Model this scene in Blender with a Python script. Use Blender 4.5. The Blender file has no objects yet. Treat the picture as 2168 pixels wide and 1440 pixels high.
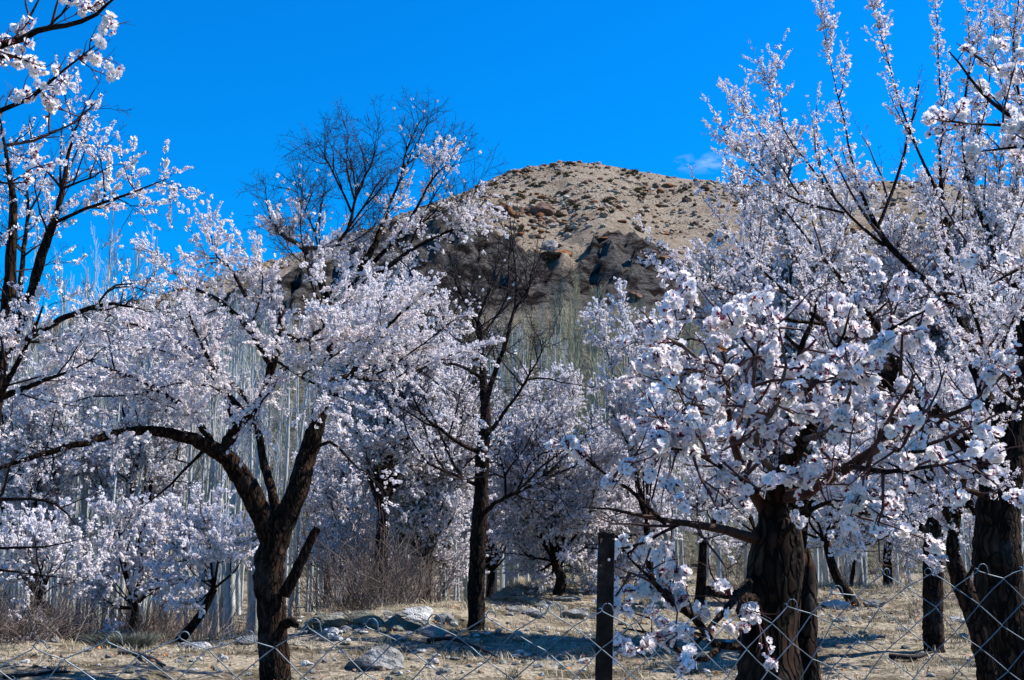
import bpy, math, random
import numpy as np
from mathutils import Vector

# ------------------------------------------------------------------ camera, sky, sun
W, H, F = 2168.0, 1440.0, 2400.0          # photo size in pixels and focal length in pixels
CAM_Z = 1.5
PITCH = math.atan((1100 - 720) / F)
scene = bpy.context.scene
COL = scene.collection
cam_d = bpy.data.cameras.new('camera')
cam_d.sensor_width = 36.0
cam_d.lens = 36.0 * F / W
cam_d.clip_start = 0.05
cam_d.clip_end = 3000
cam = bpy.data.objects.new('camera', cam_d)
COL.objects.link(cam)
cam.location = (0, 0, CAM_Z)
cam.rotation_euler = (math.pi / 2 + PITCH, 0, 0)
scene.camera = cam

SUN_EL, SUN_AZ = math.radians(50), math.radians(80)      # azimuth from +Y towards +X
world = bpy.data.worlds.new('World')
scene.world = world
world.use_nodes = True
wn, wl = world.node_tree.nodes, world.node_tree.links
wn.clear()
wo = wn.new('ShaderNodeOutputWorld')
bg = wn.new('ShaderNodeBackground')
bg.inputs['Strength'].default_value = 0.069
sky = wn.new('ShaderNodeTexSky')
sky.sky_type = 'NISHITA'
sky.sun_disc = False
sky.sun_elevation = SUN_EL
sky.sun_rotation = SUN_AZ
sky.altitude = 3000
sky.air_density = 2.0
sky.dust_density = 0.25
sky.ozone_density = 3.0
tint = wn.new('ShaderNodeMix'); tint.data_type = 'RGBA'; tint.blend_type = 'MULTIPLY'
tint.inputs[0].default_value = 1.0
tint.inputs[7].default_value = (0.005, 0.66, 1.42, 1)
wl.new(sky.outputs[0], tint.inputs[6])
# one small wisp of cloud low over the right shoulder of the hill
tc = wn.new('ShaderNodeTexCoord')
mp = wn.new('ShaderNodeMapping'); mp.vector_type = 'POINT'
wl.new(tc.outputs['Generated'], mp.inputs['Vector'])
nz = wn.new('ShaderNodeTexNoise'); nz.inputs['Scale'].default_value = 55; nz.inputs['Detail'].default_value = 6
mp.inputs['Scale'].default_value = (1, 1, 2.2)
wl.new(mp.outputs[0], nz.inputs['Vector'])
sub = wn.new('ShaderNodeVectorMath'); sub.operation = 'SUBTRACT'
cdir = Vector(((1495 - 1084) / F, math.cos(PITCH) - (720 - 345) / F * math.sin(PITCH), math.sin(PITCH) + (720 - 345) / F * math.cos(PITCH))).normalized()
sub.inputs[1].default_value = cdir
wl.new(tc.outputs['Generated'], sub.inputs[0])
scl = wn.new('ShaderNodeVectorMath'); scl.operation = 'MULTIPLY'
scl.inputs[1].default_value = (1 / 0.03, 1 / 0.05, 1 / 0.008)
wl.new(sub.outputs[0], scl.inputs[0])
ln = wn.new('ShaderNodeVectorMath'); ln.operation = 'LENGTH'
wl.new(scl.outputs[0], ln.inputs[0])
fall = wn.new('ShaderNodeMapRange'); fall.inputs[1].default_value = 0.2; fall.inputs[2].default_value = 1.2
fall.inputs[3].default_value = 1; fall.inputs[4].default_value = 0
wl.new(ln.outputs['Value'], fall.inputs[0])
nr = wn.new('ShaderNodeMapRange'); nr.inputs[1].default_value = 0.42; nr.inputs[2].default_value = 0.7
nr.inputs[4].default_value = 0.38
wl.new(nz.outputs[0], nr.inputs[0])
mul = wn.new('ShaderNodeMath'); mul.operation = 'MULTIPLY'
wl.new(fall.outputs[0], mul.inputs[0]); wl.new(nr.outputs[0], mul.inputs[1])
cmix = wn.new('ShaderNodeMix'); cmix.data_type = 'RGBA'
cmix.inputs[7].default_value = (8, 9, 10, 1)
wl.new(mul.outputs[0], cmix.inputs[0])
wl.new(tint.outputs[2], cmix.inputs[6])
wl.new(cmix.outputs[2], bg.inputs['Color'])
wl.new(bg.outputs[0], wo.inputs['Surface'])

sun_d = bpy.data.lights.new('sun', 'SUN')
sun_d.energy = 5.0
sun_d.angle = math.radians(0.5)
sun_d.color = (1.0, 0.95, 0.88)
sun = bpy.data.objects.new('sun', sun_d)
COL.objects.link(sun)
sdir = Vector((math.sin(SUN_AZ) * math.cos(SUN_EL), math.cos(SUN_AZ) * math.cos(SUN_EL), math.sin(SUN_EL)))
sun.rotation_euler = (-sdir).to_track_quat('-Z', 'Y').to_euler()
vs = scene.view_settings
vs.view_transform = 'Standard'; vs.look = 'None'; vs.gamma = 1; vs.use_curve_mapping = False
vs.exposure = 0.95
scene.cycles.max_bounces = 5
scene.cycles.diffuse_bounces = 3
scene.cycles.transmission_bounces = 3

# ------------------------------------------------------------------ helpers
def P(px, py, Y):
    u = (px - W / 2) / F; v = (H / 2 - py) / F
    d = np.array([u, math.cos(PITCH) - v * math.sin(PITCH), math.sin(PITCH) + v * math.cos(PITCH)])
    p = d * (Y / d[1]); p[2] += CAM_Z
    return p

def project(p):                       # photo pixels of an (N,3) array, for choosing what is in view
    x, y, z = p[:, 0], p[:, 1], p[:, 2] - CAM_Z
    f = y * math.cos(PITCH) + z * math.sin(PITCH); up = -y * math.sin(PITCH) + z * math.cos(PITCH)
    return W / 2 + F * x / f, H / 2 - F * up / f

def vnoise(x, y, seed=0):
    xi = np.floor(x).astype(np.int64); yi = np.floor(y).astype(np.int64)
    fx = x - xi; fy = y - yi
    fx = fx * fx * (3 - 2 * fx); fy = fy * fy * (3 - 2 * fy)
    def h(a, b):
        n = (a * 374761393 + b * 668265263 + seed * 1442695041) & 0x7fffffff
        n = ((n ^ (n >> 13)) * 1274126177) & 0x7fffffff
        return ((n ^ (n >> 16)) & 0xffff) / 65535.0
    return (h(xi, yi) * (1 - fx) + h(xi + 1, yi) * fx) * (1 - fy) + (h(xi, yi + 1) * (1 - fx) + h(xi + 1, yi + 1) * fx) * fy

def fbm(x, y, oct=5, seed=0):
    a, s, t = 0.5, 0.0, 0.0
    for i in range(oct):
        s = s + a * (vnoise(x, y, seed + i) - 0.5); x = x * 2.03 + 11.3; y = y * 2.03 + 5.7; a *= 0.5
    return s * 2

def smooth(a, b, x):
    t = np.clip((x - a) / (b - a), 0, 1)
    return t * t * (3 - 2 * t)

def norm(v):
    return v / np.maximum(np.linalg.norm(v, axis=-1, keepdims=True), 1e-9)

def mesh_np(name, verts, faces, mats, midx=None, smooth_shade=False):
    """faces: list of int arrays (n,3) or (n,4)"""
    me = bpy.data.meshes.new(name)
    verts = np.ascontiguousarray(verts, dtype=np.float32).reshape(-1, 3)
    me.vertices.add(len(verts)); me.vertices.foreach_set('co', verts.ravel())
    loops = np.concatenate([f.ravel() for f in faces]).astype(np.int32)
    tot = np.concatenate([np.full(len(f), f.shape[1], np.int32) for f in faces])
    start = np.concatenate([[0], np.cumsum(tot)[:-1]]).astype(np.int32)
    me.loops.add(len(loops)); me.loops.foreach_set('vertex_index', loops)
    me.polygons.add(len(tot)); me.polygons.foreach_set('loop_start', start)
    if midx is not None:
        me.polygons.foreach_set('material_index', np.ascontiguousarray(midx, dtype=np.int32))
    me.polygons.foreach_set('use_smooth', np.full(len(tot), smooth_shade))
    for m in mats: me.materials.append(m)
    me.update(calc_edges=True)
    return me

def link(name, me, parent=None, kind=None, loc=None):
    o = bpy.data.objects.new(name, me)
    COL.objects.link(o)
    if parent is not None: o.parent = parent
    if kind: o['kind'] = kind
    if loc is not None: o.location = loc
    return o

def tag(o, label, cat, group=None):
    o['label'] = label; o['category'] = cat
    if group: o['group'] = group
    return o

def tubes(Pt, R, k, cap=False):
    """Pt (N,m,3), R (N,m) -> verts, quads"""
    N, m, _ = Pt.shape
    T = np.empty_like(Pt)
    T[:, 1:-1] = Pt[:, 2:] - Pt[:, :-2]; T[:, 0] = Pt[:, 1] - Pt[:, 0]; T[:, -1] = Pt[:, -1] - Pt[:, -2]
    T = norm(T)
    avg = norm(T.mean(axis=1))
    ref = np.where(np.abs(avg[:, 2:3]) > 0.7, np.array([[1.0, 0.13, 0]]), np.array([[0, 0.13, 1.0]]))[:, None, :]
    U = norm(np.cross(T, np.broadcast_to(ref, T.shape))); V = np.cross(T, U)
    a = np.arange(k) / k * 2 * math.pi
    c, s = np.cos(a)[None, None, :, None], np.sin(a)[None, None, :, None]
    ring = Pt[:, :, None, :] + (U[:, :, None, :] * c + V[:, :, None, :] * s) * R[:, :, None, None]
    verts = ring.reshape(-1, 3)
    b = (np.arange(N) * m * k)[:, None, None] + (np.arange(m - 1) * k)[None, :, None] + np.arange(k)[None, None, :]
    b2 = (np.arange(N) * m * k)[:, None, None] + (np.arange(m - 1) * k)[None, :, None] + ((np.arange(k) + 1) % k)[None, None, :]
    q = np.stack([b, b + k, b2 + k, b2], axis=-1).reshape(-1, 4)
    return verts, q

def catmull(pts, m):
    pts = np.asarray(pts, float); n = len(pts)
    if n == 2: pts = np.vstack([pts[0], (pts[0] + pts[1]) / 2, pts[1]]); n = 3
    ext = np.vstack([2 * pts[0] - pts[1], pts, 2 * pts[-1] - pts[-2]])
    seg = np.linalg.norm(np.diff(pts[:, :3], axis=0), axis=1); cs = np.concatenate([[0], np.cumsum(seg)])
    ts = np.linspace(0, cs[-1], m); out = []
    for t in ts:
        i = min(int(np.searchsorted(cs, t, side='right') - 1), n - 2)
        u = (t - cs[i]) / max(seg[i], 1e-9)
        p0, p1, p2, p3 = ext[i], ext[i + 1], ext[i + 2], ext[i + 3]
        out.append(0.5 * ((2 * p1) + (-p0 + p2) * u + (2 * p0 - 5 * p1 + 4 * p2 - p3) * u * u + (-p0 + 3 * p1 - 3 * p2 + p3) * u ** 3))
    return np.array(out)

# ------------------------------------------------------------------ materials
def new_mat(name):
    m = bpy.data.materials.new(name); m.use_nodes = True
    n, l = m.node_tree.nodes, m.node_tree.links
    return m, n, l, n['Principled BSDF']

def ramp(n, stops):
    r = n.new('ShaderNodeValToRGB')
    e = r.color_ramp.elements
    e[0].position, e[0].color = stops[0][0], (*stops[0][1], 1)
    e[1].position, e[1].color = stops[-1][0], (*stops[-1][1], 1)
    for p, c in stops[1:-1]:
        x = e.new(p); x.color = (*c, 1)
    return r

def noise_mat(name, stops, scale=5, rough=0.9, bump=0.3, bscale=None, stretch=(1, 1, 1), dist=0.02, detail=6, spec=0.2, metal=0):
    m, n, l, b = new_mat(name)
    g = n.new('ShaderNodeNewGeometry'); mp = n.new('ShaderNodeMapping'); mp.inputs['Scale'].default_value = stretch
    l.new(g.outputs['Position'], mp.inputs['Vector'])
    t = n.new('ShaderNodeTexNoise'); t.inputs['Scale'].default_value = scale; t.inputs['Detail'].default_value = detail
    l.new(mp.outputs[0], t.inputs['Vector'])
    r = ramp(n, stops); l.new(t.outputs[0], r.inputs[0]); l.new(r.outputs[0], b.inputs['Base Color'])
    b.inputs['Roughness'].default_value = rough; b.inputs['Specular IOR Level'].default_value = spec
    b.inputs['Metallic'].default_value = metal
    if bump:
        t2 = n.new('ShaderNodeTexNoise'); t2.inputs['Scale'].default_value = bscale or scale * 4; t2.inputs['Detail'].default_value = 5
        l.new(mp.outputs[0], t2.inputs['Vector'])
        bp = n.new('ShaderNodeBump'); bp.inputs['Strength'].default_value = bump; bp.inputs['Distance'].default_value = dist
        l.new(t2.outputs[0], bp.inputs['Height']); l.new(bp.outputs[0], b.inputs['Normal'])
    return m

M = {}
M['bark'] = noise_mat('apricot_bark', [(0.3, (0.005, 0.003, 0.0025)), (0.5, (0.017, 0.009, 0.006)), (0.72, (0.060, 0.030, 0.017))], 14, 0.9, 1.0, 30, (1, 1, 0.22), 0.03)
def bark_mat(name, c_crack, c_low, c_mid, c_high, c_grey):
    m, n, l, b = new_mat(name)
    g = n.new('ShaderNodeNewGeometry'); mp = n.new('ShaderNodeMapping'); mp.inputs['Scale'].default_value = (1, 1, 0.2)
    w = n.new('ShaderNodeTexNoise'); w.inputs['Scale'].default_value = 6; w.inputs['Detail'].default_value = 3
    ad = n.new('ShaderNodeVectorMath'); ad.operation = 'MULTIPLY_ADD'; ad.inputs[1].default_value = (.09, .09, .09)
    l.new(g.outputs['Position'], w.inputs['Vector']); l.new(w.outputs['Color'], ad.inputs[0]); l.new(g.outputs['Position'], ad.inputs[2]); l.new(ad.outputs[0], mp.inputs['Vector'])
    v = n.new('ShaderNodeTexVoronoi'); v.feature = 'DISTANCE_TO_EDGE'; v.inputs['Scale'].default_value = 26; l.new(mp.outputs[0], v.inputs['Vector'])
    t = n.new('ShaderNodeTexNoise'); t.inputs['Scale'].default_value = 30; t.inputs['Detail'].default_value = 7; l.new(mp.outputs[0], t.inputs['Vector'])
    u = n.new('ShaderNodeTexNoise'); u.inputs['Scale'].default_value = 4; u.inputs['Detail'].default_value = 6; l.new(g.outputs['Position'], u.inputs['Vector'])
    r = ramp(n, [(0.32, c_low), (0.5, c_mid), (0.7, c_high)]); l.new(t.outputs[0], r.inputs[0])
    k = n.new('ShaderNodeMapRange'); k.inputs[1].default_value = .02; k.inputs[2].default_value = .16; l.new(v.outputs['Distance'], k.inputs[0])
    m1 = n.new('ShaderNodeMix'); m1.data_type = 'RGBA'; m1.inputs[6].default_value = (*c_crack, 1); l.new(k.outputs[0], m1.inputs[0]); l.new(r.outputs[0], m1.inputs[7])
    k2 = n.new('ShaderNodeMapRange'); k2.inputs[1].default_value = .56; k2.inputs[2].default_value = .72; k2.inputs[4].default_value = .7; l.new(u.outputs[0], k2.inputs[0])
    m2 = n.new('ShaderNodeMix'); m2.data_type = 'RGBA'; m2.inputs[7].default_value = (*c_grey, 1); l.new(k2.outputs[0], m2.inputs[0]); l.new(m1.outputs[2], m2.inputs[6])
    l.new(m2.outputs[2], b.inputs['Base Color'])
    h = n.new('ShaderNodeMath'); h.operation = 'MULTIPLY_ADD'; h.inputs[1].default_value = .35; l.new(t.outputs[0], h.inputs[0]); l.new(k.outputs[0], h.inputs[2])
    bp = n.new('ShaderNodeBump'); bp.inputs['Strength'].default_value = 1; bp.inputs['Distance'].default_value = .018; l.new(h.outputs[0], bp.inputs['Height']); l.new(bp.outputs[0], b.inputs['Normal'])
    b.inputs['Roughness'].default_value = .95; b.inputs['Specular IOR Level'].default_value = .1
    return m
M['bark'] = bark_mat('fissured_apricot_bark', (.003, .002, .0015), (.010, .006, .004), (.022, .012, .008), (.070, .036, .022), (.045, .039, .034))
M['bark_warm'] = noise_mat('reddish_bark', [(0.3, (0.012, 0.006, 0.005)), (0.55, (0.045, 0.020, 0.013)), (0.8, (0.12, 0.06, 0.04))], 20, 0.8, 0.6, 60, (1, 1, 0.4), 0.008)
M['bark_grey'] = noise_mat('grey_limb_bark', [(0.3, (0.025, 0.02, 0.018)), (0.6, (0.09, 0.072, 0.068)), (0.8, (0.2, 0.17, 0.16))], 30, 0.8, 0.5, 80, (1, 1, 1), 0.005)
M['twig'] = noise_mat('dark_twig', [(0.3, (0.007, 0.005, 0.005)), (0.7, (0.024, 0.015, 0.015))], 6, 0.8, 0)
M['twig_red'] = noise_mat('red_brown_twig', [(0.3, (0.03, 0.012, 0.014)), (0.7, (0.09, 0.04, 0.04))], 6, 0.7, 0)
M['twig_grey'] = noise_mat('pale_grey_twig', [(0.3, (0.12, 0.11, 0.10)), (0.7, (0.30, 0.28, 0.26))], 4, 0.8, 0)
M['poplar'] = noise_mat('poplar_bark', [(0.25, (0.14, 0.15, 0.14)), (0.5, (0.36, 0.38, 0.36)), (0.75, (0.55, 0.57, 0.56))], 3.5, 0.8, 0.2, 20, (1, 1, 0.5))
M['poplar_twig'] = noise_mat('poplar_twig', [(0.3, (0.26, 0.27, 0.25)), (0.7, (0.48, 0.48, 0.45))], 1.5, 0.8, 0)
M['sapling'] = noise_mat('sapling_bark', [(0.3, (0.15, 0.14, 0.09)), (0.7, (0.36, 0.34, 0.22))], 1.5, 0.8, 0)
M['bush'] = noise_mat('bramble_stem', [(0.3, (0.06, 0.045, 0.04)), (0.5, (0.16, 0.12, 0.10)), (0.7, (0.34, 0.28, 0.24))], 2.5, 0.9, 0)

def petal_mat(name, c0, c1, tr=0.35):
    m = bpy.data.materials.new(name); m.use_nodes = True
    n, l = m.node_tree.nodes, m.node_tree.links
    n.clear()
    o = n.new('ShaderNodeOutputMaterial'); d = n.new('ShaderNodeBsdfDiffuse'); t = n.new('ShaderNodeBsdfTranslucent'); mx = n.new('ShaderNodeMixShader')
    g = n.new('ShaderNodeNewGeometry'); ns = n.new('ShaderNodeTexNoise'); ns.inputs['Scale'].default_value = 7.0; ns.inputs['Detail'].default_value = 3
    l.new(g.outputs['Position'], ns.inputs['Vector'])
    r = ramp(n, [(0.35, c0), (0.65, c1)]); l.new(ns.outputs[0], r.inputs[0])
    l.new(r.outputs[0], d.inputs['Color']); l.new(r.outputs[0], t.inputs['Color'])
    mx.inputs[0].default_value = tr
    l.new(d.outputs[0], mx.inputs[1]); l.new(t.outputs[0], mx.inputs[2]); l.new(mx.outputs[0], o.inputs['Surface'])
    return m
M['petal'] = petal_mat('white_petal', (0.90, 0.83, 0.845), (0.93, 0.90, 0.895))
M['petal_far'] = petal_mat('pale_pink_petal', (0.86, 0.81, 0.83), (0.92, 0.90, 0.91), .42)
M['calyx'] = petal_mat('crimson_calyx', (0.16, 0.012, 0.03), (0.26, 0.03, 0.06), 0.15)
M['stamen'] = petal_mat('stamen', (0.75, 0.60, 0.45), (0.85, 0.75, 0.62), 0.2)
M['bud'] = petal_mat('pink_bud', (0.45, 0.10, 0.16), (0.62, 0.24, 0.32), 0.2)
M['leaf'] = noise_mat('dead_leaf', [(0.3, (0.35, 0.10, 0.02)), (0.7, (0.6, 0.22, 0.05))], 20, 0.8, 0)

# ------------------------------------------------------------------ terrain
ridge_px = [(-900, 720), (-300, 712), (0, 700), (180, 690), (260, 660), (370, 622), (560, 560), (820, 470), (950, 420), (1050, 375), (1120, 352), (1190, 344), (1280, 350), (1360, 362), (1450, 375), (1560, 392), (1700, 388), (1860, 383), (2000, 388), (2168, 400), (2600, 430), (3200, 480)]
ctop_px = [(-900, 740), (0, 725), (180, 715), (370, 668), (560, 615), (700, 560), (780, 512), (860, 492), (950, 488), (1020, 498), (1080, 520), (1130, 538), (1165, 546), (1195, 548), (1220, 540), (1240, 524), (1285, 508), (1350, 520), (1420, 560), (1480, 585), (1600, 570), (2168, 540), (3200, 560)]
cbot_px = [(-900, 775), (0, 770), (300, 735), (600, 670), (900, 645), (1100, 640), (1180, 622), (1300, 640), (1450, 645), (1700, 630), (2168, 600), (3200, 620)]
YR, YC, YB, YF = 130.0, 88.0, 79.0, 42.0
def curve(pxs, Y):
    q = np.array([P(a, b, Y) for a, b in pxs]); return q[:, 0], q[:, 2]
RX, RZ = curve(ridge_px, YR); CX, CZ = curve(ctop_px, YC); BX, BZ = curve(cbot_px, YB)
def terrain(x, y):
    x = np.asarray(x, float); y = np.asarray(y, float)
    edge = 14.8 + 3.4 * smooth(-3.6, -2.6, x) + 8.5 * smooth(-1.1, 0.4, x)
    z = 0.13 * fbm(x * 0.45, y * 0.45, 4, 3) + 0.07 * fbm(x * 2.2, y * 2.2, 4, 9)
    z = z * smooth(3, 8, y) + 0.16 * smooth(-3.4, -2.9, x) * (1 - smooth(-1.0, 0.0, x)) * smooth(15.3, 16.8, y)
    z = z - 1.3 * smooth(0, 4, y - edge)
    # hill
    zf = -1.2
    rr = np.interp(x * YR / np.maximum(y, 30), RX, RZ)
    rr = np.interp(x, RX, RZ); cc = np.interp(x, CX, CZ); bb = np.interp(x, BX, BZ)
    zz = np.where(y < YB, zf + (bb - zf) * np.clip((y - YF) / (YB - YF), 0, 1) ** 1.15,
         np.where(y < YC, bb + (cc - bb) * smooth(YB - 0.5, YC + 0.3, y),
         np.where(y < YR, cc + (rr - cc) * (np.clip((y - YC) / (YR - YC), 0, 1)) ** 0.96, rr - (y - YR) ** 1.2 * 0.25)))
    cl = smooth(YB - 3, YB + 1, y) * (1 - smooth(YC - 1, YC + 2, y))
    gul = fbm(x * 0.22, y * 0.10, 5, 21)
    zz = zz + cl * (1.8 * gul + 1.8 * np.abs(fbm(x * 0.55, y * 0.12, 4, 31)) + 1.3 * fbm(x * 1.6, y * 0.9, 4, 33)) + smooth(YC, YC + 6, y) * 0.7 * fbm(x * 0.25, y * 0.25, 5, 41) * (1 - 0.5 * smooth(120, 130, y)) \
        + smooth(YF, YF + 5, y) * (1 - smooth(YB - 4, YB, y)) * 0.9 * fbm(x * 0.2, y * 0.2, 4, 51)
    w = smooth(YF - 6, YF, y)
    return z * (1 - w) + zz * w

def gz(x, y): return float(terrain(np.array([x]), np.array([y]))[0])
def hit(px, py, y0=6.0, y1=140.0):
    ys = np.arange(y0, y1, 0.05 if y1 < 60 else 0.1)
    d = P(px, py, 1.0) - np.array([0, 0, CAM_Z])
    x = d[0] * ys; z = CAM_Z + d[2] * ys
    t = terrain(x, ys)
    k = np.nonzero(t >= z)[0]
    if len(k) == 0: return None
    return np.array([x[k[0]], ys[k[0]], t[k[0]]])

def grid(name, xs, ys, mats, kind='structure'):
    X, Y = np.meshgrid(xs, ys); Z = terrain(X, Y)
    nx, ny = len(xs), len(ys)
    v = np.stack([X, Y, Z], -1).reshape(-1, 3)
    i = (np.arange(ny - 1)[:, None] * nx + np.arange(nx - 1)[None, :]).ravel()
    q = np.stack([i, i + 1, i + nx + 1, i + nx], -1)
    me = mesh_np(name, v, [q], mats, smooth_shade=True)
    return link(name, me, None, kind)

def ground_mat():
    m, n, l, b = new_mat('dry_grass_ground')
    g = n.new('ShaderNodeNewGeometry')
    a = n.new('ShaderNodeTexNoise'); a.inputs['Scale'].default_value = 1.1; a.inputs['Detail'].default_value = 10; a.inputs['Roughness'].default_value = 0.75
    c = n.new('ShaderNodeTexNoise'); c.inputs['Scale'].default_value = 22; c.inputs['Detail'].default_value = 5
    l.new(g.outputs['Position'], a.inputs['Vector']); l.new(g.outputs['Position'], c.inputs['Vector'])
    r1 = ramp(n, [(0.36, (0.045, 0.040, 0.026)), (0.46, (0.17, 0.15, 0.11)), (0.55, (0.38, 0.34, 0.265)), (0.64, (0.13, 0.13, 0.09))])
    r2 = ramp(n, [(0.3, (0.35, 0.32, 0.30)), (0.7, (1.1, 1.05, 1.0))])
    l.new(a.outputs[0], r1.inputs[0]); l.new(c.outputs[0], r2.inputs[0])
    mx = n.new('ShaderNodeMix'); mx.data_type = 'RGBA'; mx.blend_type = 'MULTIPLY'; mx.inputs[0].default_value = 1
    l.new(r1.outputs[0], mx.inputs[6]); l.new(r2.outputs[0], mx.inputs[7]); l.new(mx.outputs[2], b.inputs['Base Color'])
    bp = n.new('ShaderNodeBump'); bp.inputs['Strength'].default_value = 0.9; bp.inputs['Distance'].default_value = 0.05
    l.new(c.outputs[0], bp.inputs['Height']); l.new(bp.outputs[0], b.inputs['Normal'])
    b.inputs['Roughness'].default_value = 1; b.inputs['Specular IOR Level'].default_value = 0.05
    return m
def hill_mat():
    m, n, l, b = new_mat('hill_scree_and_rock')
    g = n.new('ShaderNodeNewGeometry')
    at = n.new('ShaderNodeAttribute'); at.attribute_name = 'zone'
    sep = n.new('ShaderNodeSeparateColor'); l.new(at.outputs['Color'], sep.inputs[0])
    a = n.new('ShaderNodeTexNoise'); a.inputs['Scale'].default_value = 0.35; a.inputs['Detail'].default_value = 10; a.inputs['Roughness'].default_value = 0.7
    c = n.new('ShaderNodeTexNoise'); c.inputs['Scale'].default_value = 3.5; c.inputs['Detail'].default_value = 8; c.inputs['Roughness'].default_value = 0.7
    v = n.new('ShaderNodeTexVoronoi'); v.inputs['Scale'].default_value = 2.2
    for t in (a, c, v): l.new(g.outputs['Position'], t.inputs['Vector'])
    r1 = ramp(n, [(0.35, (0.27, 0.205, 0.145)), (0.5, (0.40, 0.325, 0.245)), (0.65, (0.48, 0.405, 0.32))])
    l.new(a.outputs[0], r1.inputs[0])
    r2 = ramp(n, [(0.32, (0.5, 0.46, 0.42)), (0.5, (1, 1, 1)), (0.7, (1.15, 1.12, 1.1))])
    l.new(c.outputs[0], r2.inputs[0])
    mx = n.new('ShaderNodeMix'); mx.data_type = 'RGBA'; mx.blend_type = 'MULTIPLY'; mx.inputs[0].default_value = 1
    l.new(r1.outputs[0], mx.inputs[6]); l.new(r2.outputs[0], mx.inputs[7])
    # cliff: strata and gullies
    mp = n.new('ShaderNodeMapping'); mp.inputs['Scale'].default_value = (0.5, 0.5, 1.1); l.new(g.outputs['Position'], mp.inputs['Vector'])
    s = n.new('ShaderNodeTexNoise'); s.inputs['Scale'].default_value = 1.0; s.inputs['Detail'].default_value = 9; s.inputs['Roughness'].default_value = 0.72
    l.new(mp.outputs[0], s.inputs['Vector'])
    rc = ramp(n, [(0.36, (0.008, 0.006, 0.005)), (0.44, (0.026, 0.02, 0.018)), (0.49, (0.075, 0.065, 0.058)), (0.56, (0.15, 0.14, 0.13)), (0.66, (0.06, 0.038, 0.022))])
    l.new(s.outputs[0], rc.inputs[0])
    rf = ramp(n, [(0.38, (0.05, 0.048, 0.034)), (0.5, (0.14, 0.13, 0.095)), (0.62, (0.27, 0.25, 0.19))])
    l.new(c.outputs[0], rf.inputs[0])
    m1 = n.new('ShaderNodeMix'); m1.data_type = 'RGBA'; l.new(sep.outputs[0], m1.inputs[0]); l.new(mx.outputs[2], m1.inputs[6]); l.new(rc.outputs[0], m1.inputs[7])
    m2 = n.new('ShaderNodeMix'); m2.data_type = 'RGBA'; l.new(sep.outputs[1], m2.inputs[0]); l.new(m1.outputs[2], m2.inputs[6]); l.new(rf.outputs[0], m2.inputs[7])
    l.new(m2.outputs[2], b.inputs['Base Color'])
    ad = n.new('ShaderNodeMath'); ad.operation = 'ADD'; l.new(c.outputs[0], ad.inputs[0]); l.new(s.outputs[0], ad.inputs[1])
    bp = n.new('ShaderNodeBump'); bp.inputs['Strength'].default_value = 0.9; bp.inputs['Distance'].default_value = 1.2
    l.new(ad.outputs[0], bp.inputs['Height']); l.new(bp.outputs[0], b.inputs['Normal'])
    b.inputs['Roughness'].default_value = 1; b.inputs['Specular IOR Level'].default_value = 0.05
    return m
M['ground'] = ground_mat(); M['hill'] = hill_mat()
gx = np.concatenate([np.arange(-60, -12, 1.2), np.arange(-12, 14, 0.1), np.arange(14, 60, 1.2)])
gy = np.concatenate([np.arange(-6, 6, 0.5), np.arange(6, 32, 0.1), np.arange(32, 44.01, 0.5)])
ground = grid('ground', gx, gy, [M['ground']])
hx = np.concatenate([np.linspace(-420, -62, 70), np.arange(-60, 70, 0.42), np.linspace(71, 420, 70)])
hy = np.concatenate([np.linspace(44.0, 76, 80), np.arange(76.2, 90, 0.25), np.arange(90, 133, 0.5), np.linspace(134, 260, 30)])
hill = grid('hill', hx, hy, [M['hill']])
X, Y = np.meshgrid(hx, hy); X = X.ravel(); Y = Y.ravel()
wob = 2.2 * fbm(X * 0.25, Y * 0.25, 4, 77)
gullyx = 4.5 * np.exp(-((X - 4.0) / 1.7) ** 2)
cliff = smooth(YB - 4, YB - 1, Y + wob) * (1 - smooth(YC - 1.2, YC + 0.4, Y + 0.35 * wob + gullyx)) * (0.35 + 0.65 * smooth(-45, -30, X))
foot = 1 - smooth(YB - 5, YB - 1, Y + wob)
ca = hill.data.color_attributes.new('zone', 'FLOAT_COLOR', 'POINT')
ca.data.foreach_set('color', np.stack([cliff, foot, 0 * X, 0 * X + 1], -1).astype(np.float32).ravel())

# ------------------------------------------------------------------ stones
def ico():
    t = (1 + 5 ** 0.5) / 2
    v = np.array([(-1, t, 0), (1, t, 0), (-1, -t, 0), (1, -t, 0), (0, -1, t), (0, 1, t), (0, -1, -t), (0, 1, -t), (t, 0, -1), (t, 0, 1), (-t, 0, -1), (-t, 0, 1)], float)
    f = np.array([(0, 11, 5), (0, 5, 1), (0, 1, 7), (0, 7, 10), (0, 10, 11), (1, 5, 9), (5, 11, 4), (11, 10, 2), (10, 7, 6), (7, 1, 8), (3, 9, 4), (3, 4, 2), (3, 2, 6), (3, 6, 8), (3, 8, 9), (4, 9, 5), (2, 4, 11), (6, 2, 10), (8, 6, 7), (9, 8, 1)])
    return norm(v), f
def subdiv(v, f):
    cache = {}; v = [tuple(x) for x in v]; nf = []
    def mid(a, b):
        k = (min(a, b), max(a, b))
        if k not in cache:
            m = norm(np.array(v[a]) + np.array(v[b])); v.append(tuple(m)); cache[k] = len(v) - 1
        return cache[k]
    for a, b, c in f:
        ab, bc, ca_ = mid(a, b), mid(b, c), mid(c, a)
        nf += [(a, ab, ca_), (b, bc, ab), (c, ca_, bc), (ab, bc, ca_)]
    return np.array(v), np.array(nf)
IV, IF = ico(); IV2, IF2 = subdiv(IV, IF); IV3, IF3 = subdiv(IV2, IF2)
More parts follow.
